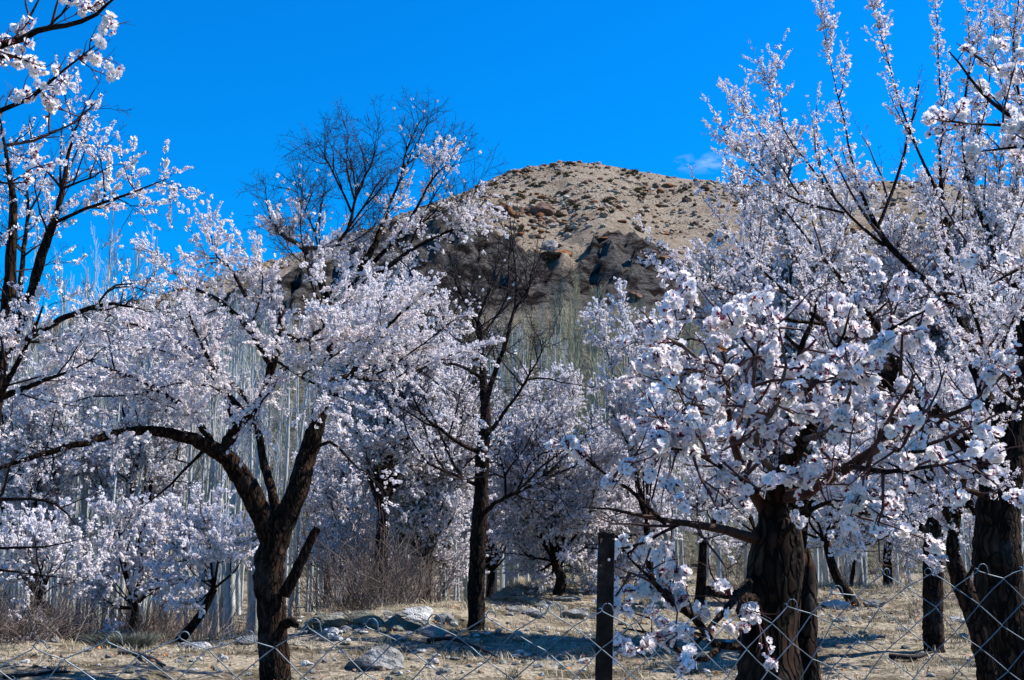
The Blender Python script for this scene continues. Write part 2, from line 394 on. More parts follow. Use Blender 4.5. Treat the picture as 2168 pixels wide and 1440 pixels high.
def rock_verts(V, seed, rough=0.25, flat=0.7):
    rg = np.random.default_rng(seed)
    v = V.copy()
    for _ in range(7):                     # chisel a few flat faces
        n_ = norm(rg.normal(size=3)); d = rg.uniform(0.55, 0.85)
        s = v @ n_; v = v - np.maximum(s - d, 0)[:, None] * n_
    ph = rg.uniform(0, 50, 3)
    v = v * (1 + rough * fbm(v[:, 0] * 2.1 + ph[0], v[:, 1] * 2.1 + v[:, 2] * 1.7 + ph[1], 3, seed)[:, None])
    v[:, 2] *= flat
    return v
def rock_mat(name, stops, scale=3):
    return noise_mat(name, stops, scale, 0.95, 0.8, scale * 6, (1, 1, 1), 0.05, 8, 0.1)
M['rock_brown'] = rock_mat('brown_rock', [(0.3, (0.08, 0.030, 0.012)), (0.5, (0.17, 0.072, 0.030)), (0.7, (0.30, 0.15, 0.08))], 1.1)
M['rock_tan'] = rock_mat('tan_rock', [(0.3, (0.10, 0.06, 0.035)), (0.5, (0.23, 0.15, 0.095)), (0.7, (0.38, 0.28, 0.20))], 1.1)
M['rock_sand'] = rock_mat('sandy_rock', [(0.3, (0.17, 0.13, 0.09)), (0.5, (0.30, 0.24, 0.18)), (0.7, (0.42, 0.36, 0.29))], 1.1)
M['rock_pale'] = rock_mat('pale_rock', [(0.3, (0.22, 0.18, 0.15)), (0.5, (0.36, 0.31, 0.28)), (0.7, (0.48, 0.44, 0.42))], 1.1)
M['rock_dark'] = rock_mat('dark_rock', [(0.3, (0.05, 0.03, 0.022)), (0.5, (0.12, 0.07, 0.05)), (0.7, (0.2, 0.12, 0.09))], 1.1)
M['stone_grey'] = rock_mat('grey_stone', [(0.3, (0.08, 0.08, 0.078)), (0.5, (0.18, 0.178, 0.17)), (0.7, (0.32, 0.315, 0.30))], 6)
M['stone_white'] = rock_mat('white_stone', [(0.3, (0.30, 0.29, 0.27)), (0.7, (0.55, 0.54, 0.51))], 6)
M['stone_moss'] = rock_mat('lichen_stone', [(0.3, (0.05, 0.05, 0.04)), (0.5, (0.13, 0.13, 0.10)), (0.7, (0.26, 0.26, 0.22))], 6)
rock_meshes = {}
def rock(name, mat, px=None, py=None, wpx=None, flat=0.7, seed=0, y1=140.0, y0=6.0, sink=0.3, loc=None, size=None, asp=0.8, hi=True):
    if loc is None:
        loc = hit(px, py, y0, y1)
        if loc is None: return None
        size = wpx / 2 / F * loc[1]
    key = (seed % 9, round(flat, 1), mat, hi)
    if key not in rock_meshes:
        V, Fc = (IV3, IF3) if hi else (IV2, IF2)
        rock_meshes[key] = mesh_np(name, rock_verts(V, seed % 9 + 5, 0.35, 1.0), [Fc], [M[mat]], smooth_shade=False)
    o = link(name, rock_meshes[key])
    o.location = (loc[0], loc[1], loc[2] + size * flat * (1 - 2 * sink) * 0.8)
    o.rotation_euler = (0, 0, (seed * 1.7) % 6.28 if asp == 1 else random.Random(seed).uniform(-0.5, 0.5))
    o.scale = (size * 1.1, size * asp, size * flat)
    return o

big = [(1068, 455, 42, .85, 'rock_brown', 'rounded reddish brown boulder on the slope, left of the pair of largest'),
       (1142, 452, 58, .62, 'rock_dark', 'largest dark brown boulder with flat sunlit top halfway up the hill'),
       (1103, 455, 22, .8, 'rock_tan', 'small tan boulder wedged between the two large brown boulders'),
       (1166, 528, 36, .95, 'rock_pale', 'white topped boulder at the lip of the gully'),
       (1178, 545, 70, .35, 'rock_brown', 'flat brown ledge rock directly below the white topped boulder'),
       (1355, 488, 26, .9, 'rock_brown', 'solitary brown boulder low on the right of the slope'),
       (1412, 562, 44, .7, 'rock_brown', 'dark brown slab at the right rim of the cliff'),
       (1385, 540, 22, .7, 'rock_dark', 'small dark boulder just above the cliff rim slab'),
       (1413, 395, 24, .6, 'rock_brown', 'brown boulder below the skyline on the right shoulder'),
       (1388, 396, 16, 1.0, 'rock_dark', 'small dark upright rock on the right shoulder of the slope'),
       (1490, 400, 24, .7, 'rock_dark', 'dark boulder on the skyline by the blossoming twigs'),
       (1455, 425, 20, 1.0, 'rock_dark', 'dark upright boulder at the blossom edge on the right slope'),
       (1412, 425, 16, .6, 'rock_tan', 'tan rock with pale top on the right slope'),
       (1210, 346, 26, .4, 'rock_tan', 'flat tan rock crowning the top of the hill'),
       (1268, 346, 11, .9, 'rock_pale', 'small pale round rock standing on the hilltop skyline'),
       (1172, 350, 20, .5, 'rock_tan', 'low rock left of the crown rock on the hilltop'),
       (1095, 366, 26, .45, 'rock_brown', 'flat brown rock on the left skyline of the hill'),
       (1152, 388, 14, .9, 'rock_dark', 'dark round rock high on the left part of the slope'),
       (380, 620, 32, .8, 'rock_brown', 'brown block on the lower left ridge above the blossoms'),
       (1275, 508, 34, .3, 'rock_brown', 'flat brown slab on top of the right cliff'),
       (1345, 628, 34, .55, 'rock_dark', 'dark rock under the cliff above the grey saplings'),
       (1445, 535, 26, .6, 'rock_tan', 'tan boulder half hidden by twigs above the right cliff'),
       (1190, 455, 30, .35, 'rock_tan', 'low tan stones right of the largest boulder'),
       (985, 480, 44, .6, 'rock_brown', 'brown outcrop at the left rim of the cliff'),
       (1310, 440, 15, .8, 'rock_brown', 'brown stone alone in the middle right of the scree'),
       (1160, 432, 14, .8, 'rock_tan', 'tan stone behind the largest boulder')]
for i, (px, py, w, fl, mt, lab) in enumerate(big):
    o = rock('boulder', mt, px, py + 2, w, fl, seed=i * 7 + 3, y0=50)
    if o: tag(o, lab, 'boulder', 'named boulders on the hill')
rnd = random.Random(5)
nplace = 0
while nplace < 140:
    px = rnd.uniform(900, 1560); py = rnd.uniform(350, 560)
    h_ = hit(px, py, 60)
    if h_ is None or h_[1] < YC + 0.5: continue
    if 1150 < px < 1230 and py > 500: continue
    w = 9 + 13 * rnd.random() ** 3
    if rnd.random() < 0.5: px2 = rnd.gauss(1150, 60); py2 = rnd.gauss(470, 18); h2 = hit(px2, py2, 60); h_ = h2 if h2 is not None and h2[1] > YC else h_
    o = rock('boulder', rnd.choice(['rock_brown', 'rock_tan', 'rock_brown', 'rock_sand', 'rock_tan']), loc=h_, size=w / 2 / F * h_[1], flat=rnd.choice([.6, .8]), seed=rnd.randrange(200), asp=rnd.uniform(.7, 1), hi=False)
    tag(o, 'small tan or brown stone among many scattered over the scree slope', 'boulder', 'stones scattered on the scree slope')
    nplace += 1
# far smaller stones: one joined object
def scatter_rocks(name, locs, sizes, mats, mi, V=IV, Fc=IF, seed=1, flat=0.7):
    rg = np.random.default_rng(seed); N = len(locs)
    tmpl = np.stack([rock_verts(V, 100 + k, 0.4, flat) for k in range(6)])
    t = tmpl[rg.integers(0, 6, N)]
    a = rg.uniform(0, 6.28, N); c, s = np.cos(a)[:, None], np.sin(a)[:, None]
    x = t[:, :, 0] * c - t[:, :, 1] * s; y = t[:, :, 0] * s + t[:, :, 1] * c
    v = np.stack([x, y * 0.85, t[:, :, 2]], -1) * sizes[:, None, None] + locs[:, None, :]
    f = (Fc[None] + (np.arange(N) * len(V))[:, None, None]).reshape(-1, 3)
    me = mesh_np(name, v, [f], mats, np.repeat(mi, len(Fc)))
    return link(name, me, None, 'stuff')
rg = np.random.default_rng(11)
N = 15000
sx = rg.uniform(-42, 60, N); sy = YC + (YR + 1 - YC) * rg.random(N); sz = terrain(sx, sy)
ss = 0.08 + 0.40 * rg.random(N) ** 4.0
dens = fbm(sx * 0.12, sy * 0.12, 3, 5) + rg.normal(0, .2, N) > -0.12
sx, sy, sz, ss = sx[dens], sy[dens], sz[dens], ss[dens]
o = scatter_rocks('scree_stones', np.stack([sx, sy, sz + ss * 0.15], -1), ss, [M['rock_tan'], M['rock_brown'], M['rock_dark'], M['rock_sand']], rg.choice([0, 0, 3, 3, 3, 1, 2], len(sx)), seed=2)
tag(o, 'countless small tan stones strewn over the scree slope of the hill', 'stones')
# low scrub on the hill
M['scrub'] = noise_mat('olive_scrub', [(0.3, (0.07, 0.055, 0.025)), (0.7, (0.19, 0.145, 0.07))], 3, 1, 0)
def blades(locs, hgt, n_per, width, lean, mat, name, rgn, kindlabel, cat):
    N = len(locs) * n_per
    base = np.repeat(locs, n_per, axis=0); hh = np.repeat(hgt, n_per) * rgn.uniform(0.5, 1.1, N)
    a = rgn.uniform(0, 6.28, N); ln_ = rgn.uniform(0.1, lean, N)
    off = rgn.normal(0, 1, (N, 2)) * (hh * 0.35)[:, None]
    b = base.copy(); b[:, 0] += off[:, 0]; b[:, 1] += off[:, 1]
    w = width * rgn.uniform(0.6, 1.3, N)
    tip = b + np.stack([np.cos(a) * ln_ * hh, np.sin(a) * ln_ * hh, hh], -1)
    mid = b * 0.55 + tip * 0.45; mid[:, 2] += hh * 0.12
    sd = np.stack([-np.sin(a + rgn.uniform(-1, 1, N)), np.cos(a), 0 * a], -1) * w[:, None]
    v = np.stack([b - sd, b + sd, mid + sd * .8, mid - sd * .8, tip], 1)
    i = np.arange(N)[:, None] * 5
    q = i + np.array([[0, 1, 2, 3]]); t = i + np.array([[3, 2, 4]])
    me = mesh_np(name, v, [q, t], [mat])
    o = link(name, me, None, 'stuff'); tag(o, kindlabel, cat); return o
spx = [(1138, 395, 4), (1120, 380, 3), (1200, 372, 3), (1325, 368, 5), (1345, 375, 4), (1348, 405, 5), (1355, 418, 4), (1440, 402, 4), (1290, 430, 3), (1215, 492, 3), (1102, 490, 4), (1050, 395, 4), (1170, 430, 3), (1215, 440, 2), (1020, 410, 4), (1095, 420, 3), (1265, 505, 2)]
L = []
for px, py, n_ in spx:
    for k in range(n_):
        h_ = hit(px + rg.normal(0, 9), py + rg.normal(0, 2.5), 60)
        if h_ is not None and h_[1] > YC: L.append(h_)
for k in range(20):
    h_ = hit(rg.uniform(880, 1560), rg.uniform(350, 520), 60)
    if h_ is not None and h_[1] > YC - 1: L.append(h_)
L = np.array(L)
blades(L, rg.uniform(.18, .36, len(L)), 60, 0.05, 2.4, M['scrub'], 'hill_scrub', rg, 'low olive scrub clumps dotted over the upper hill slope', 'scrub')

# ------------------------------------------------------------------ trees
def grow(Pt, R, n, lmin, lmax, ang, up, m, rg, rk, t0=0.15, jit=0.22, bloom=None, taper=True):
    """children of a batch of polylines; n children each (array)"""
    N, mm, _ = Pt.shape
    idx = np.repeat(np.arange(N), n)
    K = len(idx)
    t = t0 + (1 - t0) * rg.random(K)
    # first child continues the tip
    f = t * (mm - 1); i = np.minimum(f.astype(int), mm - 2); u = (f - i)[:, None]
    p0 = Pt[idx, i] * (1 - u) + Pt[idx, i + 1] * u
    T = norm(Pt[idx, i + 1] - Pt[idx, i])
    r0 = R[idx, i] * (1 - u[:, 0]) + R[idx, i + 1] * u[:, 0]
    rv = norm(rg.normal(size=(K, 3)))
    side = norm(np.cross(T, rv))
    a = np.radians(rg.uniform(ang[0], ang[1], K))[:, None]
    d = norm(T * np.cos(a) + side * np.sin(a) + np.array([0, 0, up]))
    L = rg.uniform(lmin, lmax, K)
    if taper: L = L * (1.2 - 0.8 * t)
    out = np.empty((K, m, 3)); out[:, 0] = p0
    seg = (L / (m - 1))[:, None]
    for j in range(1, m):
        d = norm(d + rg.normal(0, jit, (K, 3)) + np.array([0, 0, up * 0.35]))
        out[:, j] = out[:, j - 1] + d * seg
    rb = np.minimum(r0 * 0.7, rk * L + 0.0008)
    Rr = rb[:, None] * np.linspace(1, 0.35, m)[None]
    b = None if bloom is None else bloom[idx]
    return out, Rr, L, b

# flower templates
def fan(n, r, z, zc):
    a = np.arange(n) / n * 2 * math.pi
    v = np.vstack([[0, 0, zc], np.stack([np.cos(a) * r, np.sin(a) * r, np.full(n, z)], -1)])
    f = np.array([[0, i + 1, (i + 1) % n + 1] for i in range(n)])
    return v, f
def flower_far():            # a cupped five-sided flower
    v, f = fan(5, 1.0, 0.25, -0.15); return v, f, np.zeros(5, int)
def flower_tiny():
    v = np.array([(-1, 0, 0.2), (0, -0.75, -0.1), (1, 0, 0.2), (0, 0.75, -0.1)], float)
    return v, np.array([[0, 1, 3], [1, 2, 3]]), np.zeros(2, int)
def flower_mid():            # five separate rounded petals
    V, Fc, Mi = [], [], []
    for k in range(5):
        a = k * 2 * math.pi / 5
        pr = [(0.12, 0, -0.05), (0.55, -0.42, 0.12), (0.98, -0.22, 0.30), (0.98, 0.22, 0.30), (0.55, 0.42, 0.12)]
        b = len(V)
        for x, y, z in pr: V.append((x * math.cos(a) - y * math.sin(a), x * math.sin(a) + y * math.cos(a), z))
        Fc += [(b, b + 1, b + 2), (b, b + 2, b + 3), (b, b + 3, b + 4)]; Mi += [0, 0, 0]
    b = len(V)
    for k in range(3):
        a = k * 2.094; V.append((0.22 * math.cos(a), 0.22 * math.sin(a), 0.02))
    V.append((0, 0, -0.45)); Fc += [(b, b + 1, b + 3), (b + 1, b + 2, b + 3), (b + 2, b, b + 3), (b, b + 2, b + 1)]; Mi += [1] * 4
    return np.array(V), np.array(Fc), np.array(Mi)
def flower_near(seed=0, openness=1.0):
    rr = random.Random(seed); V, Fc, Mi = [], [], []
    for k in range(5):
        a = k * 2 * math.pi / 5 + rr.uniform(-.1, .1); lift = rr.uniform(-0.08, 0.15) + (1 - openness) * 0.8
        tw = rr.uniform(-0.12, 0.12)
        pr = [(0.08, 0, -0.04), (0.36, -0.30, 0.03), (0.68, -0.45, 0.15), (0.95, -0.25, 0.22), (0.93, 0.0, 0.17), (0.96, 0.25, 0.24), (0.68, 0.45, 0.16), (0.36, 0.30, 0.03)]
        c = (0.58, 0, 0.02); b = len(V)
        for x, y, z in [c] + pr:
            z2 = z + lift * x * x + tw * y; x2 = x * (1 - 0.45 * max(0, (1 - openness)))
            V.append((x2 * math.cos(a) - y * math.sin(a), x2 * math.sin(a) + y * math.cos(a), z2))
        for j in range(8): Fc.append((b, b + 1 + j, b + 1 + (j + 1) % 8)); Mi.append(0)
    for k in range(9):           # stamens
        a = k * 0.698 + rr.uniform(-.2, .2); r = rr.uniform(0.12, 0.32); h = rr.uniform(0.3, 0.5); b = len(V)
        x, y = math.cos(a) * r, math.sin(a) * r; w = 0.035
        V += [(x * .2, y * .2, 0), (x + w, y - w, h), (x - w, y + w, h + .03), (x, y, h + .1)]
        Fc += [(b, b + 1, b + 2), (b + 1, b + 3, b + 2)]; Mi += [2, 2]
    b = len(V)                  # red calyx and cup behind the flower
    for k in range(5):
        a = k * 1.2566 + 0.6; V.append((0.30 * math.cos(a), 0.30 * math.sin(a), -0.07))
    for k in range(5):
        a = k * 1.2566 + 0.6; V.append((0.13 * math.cos(a), 0.13 * math.sin(a), -0.35))
    V.append((0, 0, -0.5))
    for k in range(5):
        k2 = (k + 1) % 5
        Fc += [(b + k, b + k2, b + 5 + k2), (b + k, b + 5 + k2, b + 5 + k), (b + 5 + k, b + 5 + k2, b + 10)]; Mi += [1] * 3
    return np.array(V, float), np.array(Fc), np.array(Mi)
def bud_t():
    V = [(0, 0, -0.6)]; Fc = []; Mi = []
    for z, r in ((-0.25, .32), (0.25, .42)):
        for k in range(4): a = k * 1.5708 + z; V.append((r * math.cos(a), r * math.sin(a), z))
    V.append((0, 0, 0.75))
    for k in range(4):
        k2 = (k + 1) % 4
        Fc += [(0, 1 + k2, 1 + k), (1 + k, 1 + k2, 5 + k2), (1 + k, 5 + k2, 5 + k), (5 + k, 5 + k2, 9)]; Mi += [1, 1, 0, 0]
    return np.array(V, float), np.array(Fc), np.array(Mi)

def rot_from(nrm, rg):
    K = len(nrm)
    r = norm(rg.normal(size=(K, 3))); u = norm(np.cross(nrm, r)); v = np.cross(nrm, u)
    return np.stack([u, v, nrm], axis=2)        # columns
def place(tmpl, pos, nrm, size, rg):
    V, Fc, Mi = tmpl
    Rm = rot_from(nrm, rg)
    v = np.einsum('kij,tj->kti', Rm, V) * size[:, None, None] + pos[:, None, :]
    f = (Fc[None] + (np.arange(len(pos)) * len(V))[:, None, None]).reshape(-1, 3)
    return v.reshape(-1, 3), f, np.tile(Mi, len(pos))
def join(parts):
    vs_, fs, ms, o = [], [], [], 0
    for v, f, mi in parts:
        vs_.append(v); fs.append(f + o); ms.append(mi); o += len(v)
    return np.concatenate(vs_), np.concatenate(fs), np.concatenate(ms)

NEAR_MESH = {}
def near_mesh(k):
    if k not in NEAR_MESH:
        if k < 5: V, Fc, Mi = flower_near(k + 1, [1, 1, .9, .6, 1.1][k]); mats = [M['petal'], M['calyx'], M['stamen']]
        else: V, Fc, Mi = bud_t(); mats = [M['bud'], M['calyx']]
        NEAR_MESH[k] = mesh_np('blossom', V, [Fc], mats, Mi)
    return NEAR_MESH[k]

TRI = [0]
def sample_on(Pt, per_m, L, rg, bloom, t0=0.0, spread=0.012, clump=0):
    """points on polylines with outward normals; clumped in spurs"""
    N, m, _ = Pt.shape
    if clump:
        ns = rg.poisson(np.maximum(L * per_m * bloom / clump, 0)); idx = np.repeat(np.arange(N), ns)
        t = t0 + (1 - t0) * rg.random(len(idx))
        k = rg.poisson(clump, len(idx)) + 1
        idx = np.repeat(idx, k); t = np.clip(np.repeat(t, k) + rg.normal(0, 0.012, len(idx)) / np.maximum(L[idx], .05), 0, 1)
    else:
        ns = rg.poisson(np.maximum(L * per_m * bloom, 0)); idx = np.repeat(np.arange(N), ns)
        t = t0 + (1 - t0) * rg.random(len(idx))
    f = t * (m - 1); i = np.minimum(f.astype(int), m - 2); u = (f - i)[:, None]
    p = Pt[idx, i] * (1 - u) + Pt[idx, i + 1] * u
    T = norm(Pt[idx, i + 1] - Pt[idx, i])
    nr_ = norm(np.cross(T, rg.normal(size=(len(idx), 3))) + T * rg.uniform(-.3, .5, (len(idx), 1)))
    return p + nr_ * spread * rg.uniform(0.5, 1.6, (len(idx), 1)), nr_

# flowering sprigs, instanced on the branches of every tree but the nearest ones
SPR = {}
def sprig_set(lod, twig, petals, fsize, redness):
    key = (lod, twig, petals, round(fsize, 4), round(redness, 2))
    if key in SPR: return SPR[key]
    col = bpy.data.collections.new('sprigs')
    rg = np.random.default_rng(int(fsize * 1e5) + len(SPR) * 17)
    ft = flower_mid() if lod == 'mid' else flower_far()
    bt0 = bud_t(); bt = (bt0[0], bt0[1], np.where(bt0[2] == 0, 3, 1))
    tr = 1.0 if lod == 'mid' else 1.5
    for k in range(14):
        full = [1, 1, 1, 1, 1, .4, .4, .15, 0, 0, 1, 1, 1, .5][k]
        spur = k >= 10
        Ls = .34 if not spur else .035
        z = np.linspace(0, Ls, 5)
        st = np.stack([np.concatenate([[0], np.cumsum(rg.normal(0, Ls * .045, 4))]), np.concatenate([[0], np.cumsum(rg.normal(0, Ls * .045, 4))]), z], -1)[None]
        R = (np.linspace(.0030, .0013, 5) * tr)[None]
        vs_, fs_, o = [], [], 0
        v, f = tubes(st, R, 3); vs_.append(v); fs_.append(f); o = len(v)
        pos, nr_ = [], []
        LL = np.array([Ls]); one = np.array([1.0])
        if not spur:
            a, b, l, _ = grow(st, R, np.array([rg.integers(6, 10)]), .05, .18, (25, 65), .05, 4, rg, .012, .1, .15)
            v, f = tubes(a, np.maximum(b, .0011 * tr), 3); vs_.append(v); fs_.append(f + o); o += len(v)
            a1, n1 = sample_on(a, 98 * full, l, rg, np.ones(len(a)), .05, .010, 4); pos.append(a1); nr_.append(n1)
            if k in (8, 9, 7) or lod != 'mid':
                a2, b2, l2_, _ = grow(a, b, np.full(len(a), 2), .03, .10, (25, 65), .05, 3, rg, .012, .1, .15)
                v, f = tubes(a2, np.maximum(b2, .0010 * tr), 3); vs_.append(v); fs_.append(f + o); o += len(v)
            a1, n1 = sample_on(st, 85 * full, LL, rg, one, .1, .012, 4); pos.append(a1); nr_.append(n1)
        else:
            n_ = int(9 * full); a1 = st[0, rg.integers(1, 5, n_)] + rg.normal(0, .008, (n_, 3)); pos.append(a1); nr_.append(norm(rg.normal(0, .8, (n_, 3)) + np.array([0, 0, .7])))
        pos = np.concatenate(pos); nr_ = np.concatenate(nr_)
        sz = fsize * rg.uniform(.6, 1.2, len(pos)); isb = rg.random(len(pos)) < redness
        V = np.concatenate(vs_); Fq = np.concatenate(fs_); faces = [Fq]; mi = [np.zeros(len(Fq), int)]
        if len(pos):
            pv, pf, pm = join([place(ft, pos[~isb], nr_[~isb], sz[~isb], rg), place(bt, pos[isb], nr_[isb], sz[isb] * .5, rg)])
            faces.append(pf + len(V)); V = np.concatenate([V, pv]); mi.append(pm + 1)
        me = mesh_np('sprig', V, faces, [M[twig], M[petals], M['calyx'], M['stamen'], M['bud']], np.concatenate(mi))
        ob = bpy.data.objects.new('sprig_%02d' % k, me); col.objects.link(ob)
    ng = bpy.data.node_groups.new('sprigs_on_branches', 'GeometryNodeTree')
    ng.interface.new_socket('Geometry', in_out='INPUT', socket_type='NodeSocketGeometry')
    ng.interface.new_socket('Geometry', in_out='OUTPUT', socket_type='NodeSocketGeometry')
    N_, L_k = ng.nodes, ng.links
    gi = N_.new('NodeGroupInput'); go = N_.new('NodeGroupOutput'); ip = N_.new('GeometryNodeInstanceOnPoints')
    ci = N_.new('GeometryNodeCollectionInfo'); ci.inputs['Collection'].default_value = col
    ci.inputs['Separate Children'].default_value = True; ci.inputs['Reset Children'].default_value = True
    ip.inputs['Pick Instance'].default_value = True
    for nm, ty, sock in (('rot', 'FLOAT_VECTOR', 'Rotation'), ('idx', 'INT', 'Instance Index'), ('scl', 'FLOAT', 'Scale')):
        na = N_.new('GeometryNodeInputNamedAttribute'); na.data_type = ty; na.inputs['Name'].default_value = nm
        L_k.new(na.outputs['Attribute'], ip.inputs[sock])
    L_k.new(gi.outputs[0], ip.inputs['Points']); L_k.new(ci.outputs[0], ip.inputs['Instance']); L_k.new(ip.outputs[0], go.inputs[0])
    SPR[key] = ng
    return ng

NI = [0]
def scatter_sprigs(name, root, base, pos, dirs, idx, scl, ng, rg):
    Rm = rot_from(norm(dirs), rg)
    e = np.stack([np.arctan2(Rm[:, 2, 1], Rm[:, 2, 2]), np.arcsin(np.clip(-Rm[:, 2, 0], -1, 1)), np.arctan2(Rm[:, 1, 0], Rm[:, 0, 0])], -1)
    me = bpy.data.meshes.new(name); me.vertices.add(len(pos)); me.vertices.foreach_set('co', (pos - base).astype(np.float32).ravel())
    me.attributes.new('rot', 'FLOAT_VECTOR', 'POINT').data.foreach_set('vector', e.astype(np.float32).ravel())
    me.attributes.new('scl', 'FLOAT', 'POINT').data.foreach_set('value', scl.astype(np.float32))
    me.attributes.new('idx', 'INT', 'POINT').data.foreach_set('value', idx.astype(np.int32))
    o = link(name, me, root, 'stuff'); md = o.modifiers.new('sprigs', 'NODES'); md.node_group = ng
    NI[0] += len(pos)
    return o

def build_tree(name, label, group, limbs, seed, size=1.0, lod='mid', fl=(60, 50, 20), n2=6, n3=5, d1=3.0, l1=(0.7, 1.3), l2=(0.25, .55), l3=(0.10, 0.26),
               up=0.12, bark='bark', twig='twig', fsize=0.017, flare=1.0, petals='petal', redness=0.12, parts=0, cat='tree', ksides=12, clump=3, mB=6, jit=.2, limbname='limb', inframe=True, r3=0.0, tw=1.5, nsp=12, spurs=14, sps=.9, rs=.70, ts=.86):
    """limbs: list of dicts pts=[(px,py,Y,r)...] or w=[(x,y,z,r)...], bloom, d (branch density), shoots"""
    rg = np.random.default_rng(seed)
    first = limbs[0]
    b0 = first['w'][0] if 'w' in first else None
    LP = []
    for lb in limbs:
        if 'w' in lb: q = [list(a) for a in lb['w']]
        else: q = [[*P(a[0], a[1], a[2]), a[3]] for a in lb['pts']]
        LP.append(np.array(q, float))
    for li, a in enumerate(LP): a[:, 3] *= ts if li == 0 else rs + (ts - rs) * smooth(.09, .13, a[:, 3])
    if not first.get('nobase'):
        g = gz(LP[0][0][0], LP[0][0][1]); 
        if LP[0][0][2] > g + 0.05:
            e = LP[0][0].copy(); e[2] = g; e[3] *= 1.05 * flare; LP[0] = np.vstack([e, LP[0]])
        e = LP[0][0].copy(); e[2] = g - 0.12; e[3] *= 1.25 * flare; LP[0] = np.vstack([e, LP[0]])
    base = LP[0][0][:3].copy(); base[2] += 0.12
    root = bpy.data.objects.new(name, None); root.empty_display_size = 0.3
    COL.objects.link(root); root.location = base; tag(root, label, cat, group)
    B = []
    for li, (lb, q) in enumerate(zip(limbs, LP)):
        Lm = np.linalg.norm(np.diff(q[:, :3], axis=0), axis=1).sum()
        m = max(6, int(Lm / (0.05 if lod != 'far' else 0.25))) if q[0, 3] > 0.03 else max(6, int(Lm / 0.12))
        m = min(m, 70)
        c = catmull(q, m); c[:, 3] = np.maximum(c[:, 3], 0.002)
        wob = np.cumsum(rg.normal(0, 0.004 if lod != 'far' else .02, (m, 3)), 0); wob -= np.linspace(0, 1, m)[:, None] * wob[-1]
        c[:, :3] += wob * (0.0 if li == 0 else 1)
        k = ksides if q[0, 3] > 0.03 else 6
        v, f = tubes(c[None, :, :3], c[None, :, 3], k)
        if q[0, 3] > 0.03 and lod != 'far':   # lumpy bark
            vv = v.reshape(m, k, 3); cc = c[:, None, :3]; d = vv - cc
            an = np.arange(k)[None, :] * 1.0; al = np.arange(m)[:, None] * 1.0
            amp = 0.10 * fbm(al * 0.22 + 3 * li + 0 * an, np.cos(an * 2 * math.pi / k) * 1.2 + 7 + seed, 3, seed) + 0.10 * fbm(al * .5 + 0 * an, np.sin(an * 2 * math.pi / k) * 1.4 + 9, 3, seed + 4) + 0.05 * rg.normal(size=(m, k)) * (k > 8)
            ridge = 0.035 * np.cos(an * math.pi) if k >= 14 else 0
            v = (cc + d * (1 + amp + ridge)[..., None]).reshape(-1, 3)
        cap = lb.get('cut')
        nm = 'trunk' if li == 0 else limbname
        faces = [f]
        if cap or True:
            ring = np.arange(k) + (m - 1) * k
            v = np.vstack([v, c[-1:, :3] + (c[-1, :3] - c[-2, :3]) * 0.1]); ci = len(v) - 1
            faces.append(np.stack([ring, np.roll(ring, -1), np.full(k, ci)], -1))
        me = mesh_np(nm, v - base, faces, [M[lb.get('mat', bark)]], smooth_shade=True)
        link(nm, me, root); TRI[0] += len(f) * 2
        B.append((c, Lm, lb))
    # level 1
    p1, r1, L1, bl1 = [], [], [], []
    extra = []
    for c, Lm, lb in B:
        dn = lb.get('d', d1)
        bl = lb.get('bloom', 1.0)
        if dn > 0:
            n = max(1, int(Lm * dn))
            a, b, l, _ = grow(c[None, :, :3], c[None, :, 3], np.array([n]), lb.get('l1', l1)[0] * size, lb.get('l1', l1)[1] * size, lb.get('ang', (25, 75)), lb.get('up', up), mB, rg, 0.011, lb.get('t0', 0.2), jit)
            p1.append(a); r1.append(b); L1.append(l); bl1.append(np.full(len(a), bl) * rg.uniform(.6, 1.3, len(a)))
        if c[-1, 3] < 0.02 and lb.get('tip', True):       # the thin end of the limb itself carries twigs and flowers
            k = int(len(c) * 0.35); cc = catmull(c[k:], mB)
            p1.append(cc[None, :, :3]); r1.append(np.full((1, mB), .001)); L1.append(np.array([Lm * .65])); bl1.append(np.array([bl]))
    p1 = np.concatenate(p1); r1 = np.concatenate(r1); L1 = np.concatenate(L1); bl1 = np.concatenate(bl1)
    if lod != 'near':
        v, f = tubes(p1, np.maximum(r1 * tw, r3), 4); TRI[0] += 2 * len(f)
        link('twigs', mesh_np('twigs', v - base, [f], [M[twig]], smooth_shade=True), root, 'stuff')
        n_2 = np.maximum(1, rg.poisson(nsp * L1))
        p2, r2, L2, bl2 = grow(p1, r1 + .0015, n_2, .24 * size, .46 * size, (22, 68), up, 3, rg, 0.010, 0.08, jit, bl1, False)
        # the tip of every branch ends in a sprig of its own
        tp = p1[:, -1]; td = p1[:, -1] - p1[:, -2]
        pos = np.concatenate([p2[:, 0], tp]); dr = np.concatenate([p2[:, 1] - p2[:, 0], td]); bb = np.concatenate([bl2, bl1]); sc = np.concatenate([L2 / .34, rg.uniform(.8, 1.1, len(tp))]) * sps
        bb = bb * rg.uniform(.5, 1.5, len(bb))
        idx = np.where(bb > .62, rg.integers(0, 5, len(bb)), np.where(bb > .34, rg.integers(5, 7, len(bb)), np.where(bb > .15, 7, rg.integers(8, 10, len(bb)))))
        sc = np.clip(sc, .45, 1.5)
        sp, sn = sample_on(p1, spurs, L1, rg, bl1, .1, .006)
        pos = np.concatenate([pos, sp]); dr = np.concatenate([dr, sn]); idx = np.concatenate([idx, rg.integers(10, 14, len(sp))]); sc = np.concatenate([sc, rg.uniform(.8, 1.2, len(sp))])
        fx, fy = project(pos); ok = (fx > -320) & (fx < W + 320) & (fy > -320) & (fy < H + 200) & (pos[:, 1] > 0.6)
        scatter_sprigs('blossoms', root, base, pos[ok], dr[ok], idx[ok], sc[ok], sprig_set(lod, twig, petals, fsize, redness), rg)
